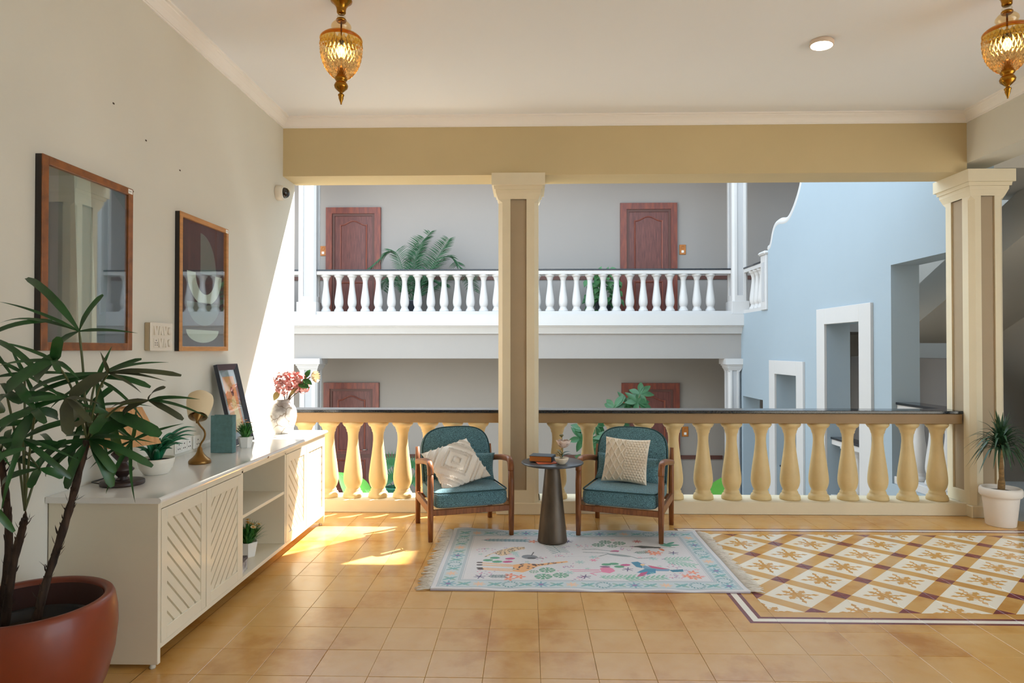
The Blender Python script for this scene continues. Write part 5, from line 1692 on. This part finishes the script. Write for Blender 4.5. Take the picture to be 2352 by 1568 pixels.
# ------------------------------------------------------------------ big potted palm at the left
mat('terracotta', (140, 60, 30), 0.40, var=0.25, scale=2.6, rgb2=(112, 44, 22), coat=0.15)
mat('pot_inside', (58, 30, 26), 0.8); mat('nursery_black', (30, 30, 34), 0.5)
mat('cane', (74, 56, 44), 0.95, var=0.5, scale=40, rgb2=(44, 32, 26), bump=0.8, bscale=60, stretch=(1, 1, .3))
mat('leaf_palm', (44, 94, 44), 0.34, var=0.35, scale=9, rgb2=(28, 66, 30))
mat('leaf_palm_dull', (78, 84, 56), 0.55, var=0.35, scale=9, rgb2=(58, 62, 44))
mat('petiole', (84, 92, 56), 0.5)
FRONDS=[
  ((-1.681, 2.42, 1.486), 0, [(-1.919, 2.465, 1.691, 0.0307), (-1.584, 2.41, 1.622, 0.023), (-1.445, 2.399, 1.478, 0.0154), (-1.947, 2.367, 1.594, 0.0102), (-2.032, 2.472, 1.517, 0.0113), (-1.829, 2.474, 1.4, 0.0307)]) ,
  ((-1.685, 2.3, 1.377), 0, [(-1.842, 2.241, 1.445, 0.0146), (-1.83, 2.264, 1.273, 0.0462), (-1.636, 2.252, 1.463, 0.0341), (-1.789, 2.35, 1.303, 0.0341), (-1.592, 2.196, 1.338, 0.0219), (-1.896, 2.308, 1.359, 0.0117), (-1.569, 2.263, 1.312, 0.0195)]) ,
  ((-1.557, 2.4, 1.331), 0, [(-1.303, 2.353, 1.371, 0.0112), (-1.281, 2.398, 1.321, 0.0203), (-1.333, 2.392, 1.301, 0.0091), (-1.452, 2.435, 1.254, 0.0152), (-1.541, 2.329, 1.411, 0.0112), (-1.663, 2.351, 1.242, 0.0482), (-1.885, 2.398, 1.218, 0.0229), (-1.619, 2.469, 1.276, 0.0305), (-1.88, 2.425, 1.247, 0.0203)]) ,
  ((-1.434, 2.45, 1.225), 0, [(-1.32, 2.36, 1.277, 0.0259), (-1.246, 2.468, 1.228, 0.0176), (-1.188, 2.426, 1.161, 0.0156), (-1.309, 2.466, 1.151, 0.0233), (-1.582, 2.531, 1.147, 0.0285), (-1.617, 2.503, 1.188, 0.0176)]) ,
  ((-1.62, 2.5, 1.172), 0, [(-1.696, 2.437, 1.183, 0.018), (-1.621, 2.405, 1.104, 0.037), (-1.412, 2.497, 1.087, 0.0476), (-1.602, 2.551, 1.001, 0.0317), (-1.701, 2.444, 1.214, 0.018)]) ,
  ((-1.627, 2.28, 1.247), 0, [(-1.617, 2.339, 1.145, 0.0531), (-1.575, 2.221, 1.126, 0.041), (-1.504, 2.228, 1.166, 0.0217), (-1.446, 2.201, 1.23, 0.0096), (-1.763, 2.262, 1.234, 0.0241), (-1.888, 2.301, 1.119, 0.0289)]) ,
  ((-1.716, 2.25, 1.206), 1, [(-1.709, 2.349, 1.172, 0.0381), (-1.816, 2.297, 1.036, 0.0405), (-1.81, 2.205, 1.158, 0.0286), (-1.857, 2.327, 1.309, 0.0333), (-1.616, 2.166, 1.17, 0.0262)]) ,
  ((-1.899, 2.35, 1.252), 1, [(-1.854, 2.252, 1.298, 0.0249), (-1.989, 2.456, 1.186, 0.0423), (-1.731, 2.367, 1.248, 0.0224), (-1.775, 2.259, 1.229, 0.0298)]) ,
  ((-1.908, 2.38, 1.045), 2, [(-1.963, 2.445, 1.114, 0.0252), (-1.894, 2.309, 1.101, 0.0302), (-1.865, 2.441, 1.172, 0.0403), (-1.716, 2.363, 1.076, 0.0212), (-1.911, 2.33, 1.01, 0.0176)]) ,
  ((-1.813, 2.4, 0.975), 2, [(-1.755, 2.444, 0.936, 0.0305), (-1.994, 2.484, 0.981, 0.0254), (-1.993, 2.447, 0.898, 0.0254), (-1.771, 2.298, 0.925, 0.0279), (-1.692, 2.373, 1.085, 0.0305)]) ,
  ((-1.682, 2.48, 1.076), 0, [(-1.519, 2.53, 1.153, 0.0472), (-1.433, 2.479, 0.971, 0.0289), (-1.411, 2.458, 1.064, 0.0184), (-1.583, 2.486, 0.947, 0.0325), (-1.604, 2.502, 0.887, 0.0346), (-1.761, 2.471, 0.886, 0.0315), (-1.818, 2.489, 0.975, 0.0262), (-1.979, 2.479, 0.984, 0.0199), (-1.892, 2.538, 0.917, 0.0236), (-1.585, 2.532, 1.028, 0.021)]) ,
  ((-1.869, 2.55, 1.024), 1, [(-1.874, 2.628, 1.046, 0.027), (-1.877, 2.459, 0.97, 0.0216), (-1.73, 2.486, 1.04, 0.0189), (-1.993, 2.648, 1.071, 0.0216)]) ,
]
CANES= [[(-1.834, 2.4, 0.389), (-1.801, 2.42, 0.543), (-1.776, 2.44, 0.659), (-1.733, 2.46, 0.843), (-1.689, 2.48, 1.071)], [(-1.982, 2.45, 0.432), (-1.966, 2.47, 0.59), (-1.941, 2.48, 0.72), (-1.93, 2.48, 0.77)], [(-2.04, 2.5, 0.412), (-2.024, 2.52, 0.624), (-2.034, 2.52, 0.827), (-2.04, 2.5, 0.983), (-2.045, 2.5, 1.017)]]

PX, PY = -1.852, 2.405
plm = thing('potted_palm', 'large fan leaved palm in a terracotta pot at the left edge', 'plant', (PX, PY, 0))
pot = MB().lathe([(0.0, 0.004), (0.165, 0.0), (0.175, 0.006), (0.215, 0.08), (0.252, 0.17), (0.277, 0.27), (0.286, 0.36), (0.284, 0.42), (0.276, 0.468), (0.270, 0.482), (0.262, 0.488), (0.245, 0.486), (0.238, 0.478), (0.236, 0.40), (0.232, 0.30), (0.0, 0.28)], 64, cap=False).build('pot', 'terracotta', plm)
MB().lathe([(0.2, 0.30), (0.205, 0.385), (0.212, 0.392), (0.205, 0.395), (0.198, 0.385), (0.196, 0.35), (0.0, 0.345)], 40, cap=False).build('nursery_pot', 'nursery_black', plm)
MB().lathe([(0.236, 0.30), (0.2355, 0.470), (0.234, 0.470), (0.233, 0.30)], 48, cap=False).build('pot_lining', 'pot_inside', plm)
MB().lathe([(0.197, 0.350), (0.1, 0.362), (0.0, 0.366)], 30, cap=False).build('soil', 'soil', plm)
rr = random.Random(17)
O = Vector((PX, PY, 0))
crowns = []
for ci, c in enumerate(CANES):
    P = [Vector(p) - O for p in c]
    P[0].z = 0.36
    P = smooth_path(P, 6)
    n = len(P)
    mb = MB(); mb.tube(P, [0.0145 - 0.003 * i / n + rr.uniform(-.0015, .0025) for i in range(n)], 9)
    cn = mb.build('cane', 'cane', plm)
    fb = MB()
    for k in range(70 if ci == 0 else 45):       # torn fibre sheaths standing off the cane
        i = rr.randrange(2, n - 1); p = P[i]; a = rr.uniform(0, 6.28)
        d = Vector((math.cos(a), math.sin(a), rr.uniform(.4, 1.6))).normalized()
        fb.leaf(p + Vector((math.cos(a), math.sin(a), 0)) * .012, p + d * rr.uniform(.02, .05), .010, up=(math.cos(a), math.sin(a), 0), shape='point', seg=3)
    fb.build('fibres', 'cane', cn)['kind'] = 'stuff'
    crowns.append(P[-1])
crowns[1] = Vector((-1.93, 2.48, 0.80)) - O; 
xr = random.Random(77)
for (hx, hy, hz, ci) in ((-1.99, 2.55, 1.32, 1), (-1.78, 2.62, 1.18, 0), (-2.0, 2.32, 1.12, 2), (-1.60, 2.62, 1.05, 0), (-1.93, 2.22, 0.98, 2), (-1.80, 2.30, 1.10, 1), (-2.03, 2.40, 1.45, 2), (-1.70, 2.55, 1.30, 0)):
    lv = []
    a0 = xr.uniform(0, 6.28)
    for k in range(7):
        a = a0 + k * 0.72 + xr.uniform(-.15, .15)
        L = xr.uniform(.19, .30)
        x1 = hx + math.cos(a) * L; z1 = hz + math.sin(a) * L * .75 - .05
        lv.append((max(x1, -2.12), hy + xr.uniform(-.08, .06), z1, xr.uniform(.014, .026)))
    FRONDS.append(((hx, hy, hz), ci, lv))
for fi, (hub, ci, leaves) in enumerate(FRONDS):
    h = Vector(hub) - O; c = crowns[min(ci, 2)]
    mid = (h + c) / 2 + Vector((0, 0, 0.05))
    pt = MB().tube(smooth_path([c, mid, h], 6), [0.0042] * 12 + [0.003], 6)
    dull = fi in (2, 5, 3)
    fr = pt.build('frond', 'petiole', plm)
    if fi == 0: cx = 0
    for (x, y, z, w) in leaves:
        e = Vector((x, y, z)) - O
        L = (e - h).length
        # leaves face up, tips drooping
        wide = max(w * 1.0, 0.015)
        up = Vector((0.40 + rr.uniform(-.3, .3), -0.75 + rr.uniform(-.2, .2), 0.5))
        m = 'leaf_palm_dull' if dull and rr.random() < 0.7 else 'leaf_palm'
        MB().leaf(h, e, wide, up=up, droop=rr.uniform(0.06, 0.16), fold=0.28, seg=9, shape='blunt' if w > .02 else 'point').build('leaflet', m, fr)

# ------------------------------------------------------------------ dracaena in the white planter
t = thing('potted_dracaena', 'spiky dracaena in a white rimmed planter beside the right pillar', 'plant', (3.812, 5.40, 0))
MB().lathe([(0.0, 0.003), (0.100, 0.0), (0.104, 0.006), (0.126, 0.225), (0.127, 0.232), (0.140, 0.236), (0.148, 0.250), (0.148, 0.285), (0.142, 0.302), (0.132, 0.306), (0.124, 0.300), (0.120, 0.275), (0.0, 0.27)], 48, cap=False).build('pot', mat('planter_white', (236, 228, 220), 0.5), t)
MB().lathe([(0.121, 0.272), (0.06, 0.278), (0.0, 0.280)], 24, cap=False).build('soil', 'soil', t)
mat('dracaena_cane', (156, 122, 76), 0.8, var=0.4, scale=30, stretch=(1, 1, 3)); mat('leaf_dracaena', (58, 92, 62), 0.4, var=0.3, scale=12, rgb2=(40, 70, 46))
MB().tube(smooth_path([(0.005, 0, 0.27), (0.008, 0, 0.40), (0.0, 0, 0.54), (0.004, 0, 0.66)], 5), [0.026] * 4 + [0.019] * 8 + [0.016] * 4, 10).build('cane', 'dracaena_cane', t)
rr = random.Random(41)
for k in range(84):
    a = 2.399 * k + rr.uniform(-.3, .3); s = k / 83
    L = rr.uniform(0.19, 0.29)
    el = 1.35 - 1.75 * (1 - s) ** 0.8 if s < .85 else rr.uniform(1.2, 1.5)
    b = Vector((0.004, 0, 0.60 + 0.10 * s))
    d = Vector((math.cos(a) * math.cos(el), math.sin(a) * math.cos(el), math.sin(el)))
    if d.y > 0: L = min(L, 0.185 / max(d.y, 1e-3))
    p1 = b + d * L * .5 + Vector((0, 0, .05 * (1 - s)))
    e = b + d * L + Vector((0, 0, -0.10 * math.cos(el)))
    P = smooth_path([b, p1, e], 4)
    if P[-1].x > 0.5: continue
    mb = MB()
    rows = []
    n = len(P)
    side = Vector((-math.sin(a), math.cos(a), 0))
    for i, p in enumerate(P):
        u = i / (n - 1)
        w = 0.0125 * (1.0 - u ** 2.0) * min(1, .5 + u * 3) + .0006
        rows.append((mb.v(p - side * w), mb.v(p - Vector((0, 0, w * .35))), mb.v(p + side * w)))
    for A, B in zip(rows[:-1], rows[1:]):
        mb.f([A[0], A[1], B[1], B[0]], True); mb.f([A[1], A[2], B[2], B[1]], True)
    mb.build('leaf', 'leaf_dracaena', t)

# ------------------------------------------------------------------ plants across the court
mat('slate_pot', (86, 92, 104), 0.5)
mat('leaf_areca', (52, 98, 62), 0.45, var=0.3, scale=6, rgb2=(36, 76, 46))
mat('leaf_pothos', (92, 148, 92), 0.45, var=0.5, scale=7, rgb2=(48, 104, 60))
mat('leaf_umbrella', (44, 92, 50), 0.4, var=0.3, scale=6); mat('leaf_banana', (86, 160, 62), 0.4, var=0.2, scale=4)
mat('leaf_fan', (44, 104, 58), 0.45)
def plain_pot(t, r0, r1, h, m):
    MB().lathe([(0, 0), (r0, 0), (r1, h * .93), (r1 * 1.06, h * .94), (r1 * 1.06, h), (r1 * .93, h), (r1 * .9, h * .9), (0, h * .88)], 28, cap=False).build('pot', m, t)
t = thing('areca_palm', 'feathery areca palm in a slate pot on the far upper balcony', 'plant', (-2.25, 12.75, ZU))
plain_pot(t, 0.13, 0.19, 0.36, 'slate_pot')
O = Vector((-2.25, 12.75, ZU))
rr = random.Random(9)
arcs = [((-2.62, 3.33), (-3.07, 3.02)), ((-2.15, 3.40), (-1.93, 3.72)), ((-1.75, 3.20), (-1.53, 3.54)), ((-1.60, 3.24), (-1.31, 3.02)), ((-1.25, 2.98), (-1.05, 2.56)), ((-2.60, 2.86), (-2.83, 2.58)), ((-2.25, 3.1), (-2.1, 3.45)), ((-1.95, 2.75), (-1.6, 2.7))]
for (mx, mz), (ex, ez) in arcs:
    dy = rr.uniform(-.12, .12)
    P = smooth_path([Vector((0, 0, .33)), Vector((((mx + 2.25) * .4), dy * .3, (mz - ZU) * .62)), Vector((mx + 2.25, dy, mz - ZU)), Vector((ex + 2.25, dy * 1.6, ez - ZU))], 9)
    mb = MB(); n = len(P)
    mb.tube(P, [0.011 * (1 - .8 * i / n) for i in range(n)], 5)
    for i in range(7, n):
        tdir = (P[i] - P[i - 1]).normalized()
        sd = tdir.cross(Vector((0, 0, 1)))
        if sd.length < .1: sd = Vector((1, 0, 0))
        sd.normalize()
        u = (i - 7) / (n - 8)
        L = 0.34 * (0.55 + 0.45 * math.sin(math.pi * min(1, .15 + u * .85)))
        nrm = sd.cross(tdir)
        for s in (-1, 1):
            for hh in (0, .5):
                p = P[i] - (P[i] - P[i - 1]) * hh
                sp = Vector((rr.uniform(-.1, .1), rr.uniform(-.2, .2), 0))
                e = p + (tdir * .75 + nrm * s * .0 + Vector((0, 0, -.50)) + sd * s * .75 + sp).normalized() * L * rr.uniform(.85, 1.1) if abs(tdir.z) < .75 else p + (tdir * .55 + Vector((s * .85, rr.uniform(-.3, .3), -.05)) + sp).normalized() * L * .8
                mb.leaf(p, e, .022, up=(0, -0.7, .6), droop=.08, shape='point', seg=3)
    mb.build('frond', 'leaf_areca', t)
t = thing('trailing_pothos', 'bushy pothos trailing from a slate pot on the far upper balcony', 'plant', (1.463, 12.8, ZU))
plain_pot(t, 0.13, 0.17, 0.40, 'slate_pot')
for k in range(95):
    a = rr.uniform(0, 6.28); R = rr.uniform(.05, .33); z = rr.uniform(.36, .95) if rr.random() < .75 else rr.uniform(.12, .5)
    if z < .45: R = rr.uniform(.2, .32)
    p = Vector((math.cos(a) * R, math.sin(a) * R * .8, z))
    d = Vector((math.cos(a) * .6, math.sin(a) * .6 - .3, rr.uniform(-1.2, .1))).normalized()
    MB().leaf(p, p + d * rr.uniform(.12, .19), rr.uniform(.10, .15), up=(d.x, -1, .6), droop=.06, shape='heart', seg=5).build('leaf', 'leaf_pothos', t)
for x, z in ((-.08, 1.03), (.06, 1.02), (.2, .9)):
    MB().leaf((x, 0, z - .14), (x + .05, 0, z), .1, up=(0, -1, .3), shape='heart').build('leaf', 'leaf_pothos', t)
t = thing('umbrella_plant', 'tall umbrella plant with fingered leaves behind the right armchair', 'plant', (1.30, 11.5, ZL))
plain_pot(t, 0.16, 0.22, 0.40, 'slate_pot')
hubs = [(1.5, .40), (.916, -.13), (1.273, -.09), (1.159, .10), (1.894, .50), (1.728, .46), (1.008, .02), (1.212, -.39), (1.955, .63), (1.424, -.09), (1.05, -.5), (1.4, -.6), (1.6, .1)]
sm = MB()
for hx, hz in hubs:
    sm.tube(smooth_path([(0, 0, .36), ((hx - 1.3) * .35, 0, (hz - ZL) * .6), (hx - 1.3, rr.uniform(-.15, .15), hz - ZL)], 4), .010, 5)
sm.build('stems', 'petiole', t)
for hx, hz in hubs:
    h = Vector((hx - 1.3, rr.uniform(-.15, .05), hz - ZL))
    ax = Vector((rr.uniform(-.4, .4), -.8, rr.uniform(.1, .6))).normalized()
    q = ax.to_track_quat('Z', 'Y').to_matrix()
    mb = MB()
    for k in range(7):
        a = 2 * math.pi * k / 7 + rr.random()
        d = q @ Vector((math.cos(a), math.sin(a), -.25))
        mb.leaf(h, h + d * rr.uniform(.2, .3), .11, up=ax, droop=.05, shape='oval', seg=6)
    mb.build('leaf_cluster', 'leaf_umbrella', t)
t = thing('fan_palm', 'small fan palm in a green pot on the far ground floor', 'plant', (-2.57, 12.6, ZL))
plain_pot(t, 0.12, 0.17, 0.38, mat('green_pot', (46, 118, 92), 0.4))
for hx, hz, R in ((-.02, .80, .30), (.0, .52, .26), (.34, .74, .24), (.36, .46, .24), (-.3, .6, .2)):
    mb = MB(); h = Vector((hx, rr.uniform(-.1, .1), hz))
    mb.tube(smooth_path([(0, 0, .34), (hx * .4, 0, .34 + (hz - .34) * .6), h], 4), .007, 5)
    for k in range(19):
        a = math.radians(-35 + 250 * k / 18)
        mb.leaf(h, h + Vector((math.cos(a), -.15, math.sin(a))) * R, .035, up=(0, -1, .2), shape='point', seg=4)
    mb.build('fan_leaf', 'leaf_fan', t)
def banana(label, loc, leaves):
    t = thing('banana_plant', label, 'plant', loc, group='banana plants in the court')
    st = MB().tube(smooth_path([(0, 0, 0), (0, 0, .4), (0, 0, .75)], 4), [.06, .058, .055, .052, .05, .045, .04, .035, .03], 10); st.build('stem', 'petiole', t)
    for (b, e, w, up, dr) in leaves:
        mb = MB()
        mb.leaf(b, e, w, up=up, droop=dr, fold=.18, seg=12, shape='oval')
        lf = mb.build('leaf', 'leaf_banana', t)
        rb = MB(); bb, ee = Vector(b), Vector(e)
        d = (ee - bb); L = d.length; d.normalize(); u = Vector(up); nn = (u - d * u.dot(d)).normalized()
        rb.tube([Vector((0, 0, .6)), bb] + [bb + d * L * (k / 8) + nn * dr * L * 4 * (k / 8) * (1 - k / 8) for k in range(1, 9)], [.014] * 2 + [.012 * (1 - k / 9) for k in range(1, 9)], 5)
        rb.build('midrib', 'petiole', lf)
banana('banana plant with a broad sunlit leaf below the left balustrade', (-1.75, 8.6, ZL),
       [((-.25, -.1, .95), (-.72, -.1, 1.42), .34, (.5, -.8, .5), .04), ((.05, 0, .85), (-.35, -.15, 1.22), .26, (.4, -.8, .5), .10), ((.1, .1, .8), (.5, .3, 1.05), .22, (0, -.3, 1), .1)])
banana('banana plant with one green leaf below the right balustrade', (2.20, 8.6, ZL),
       [((.02, -.1, .80), (.50, -.12, 1.46), .36, (-.3, -.9, .3), .03), ((0, .1, .8), (-.35, .3, 1.0), .2, (0, -.3, 1), .1)])
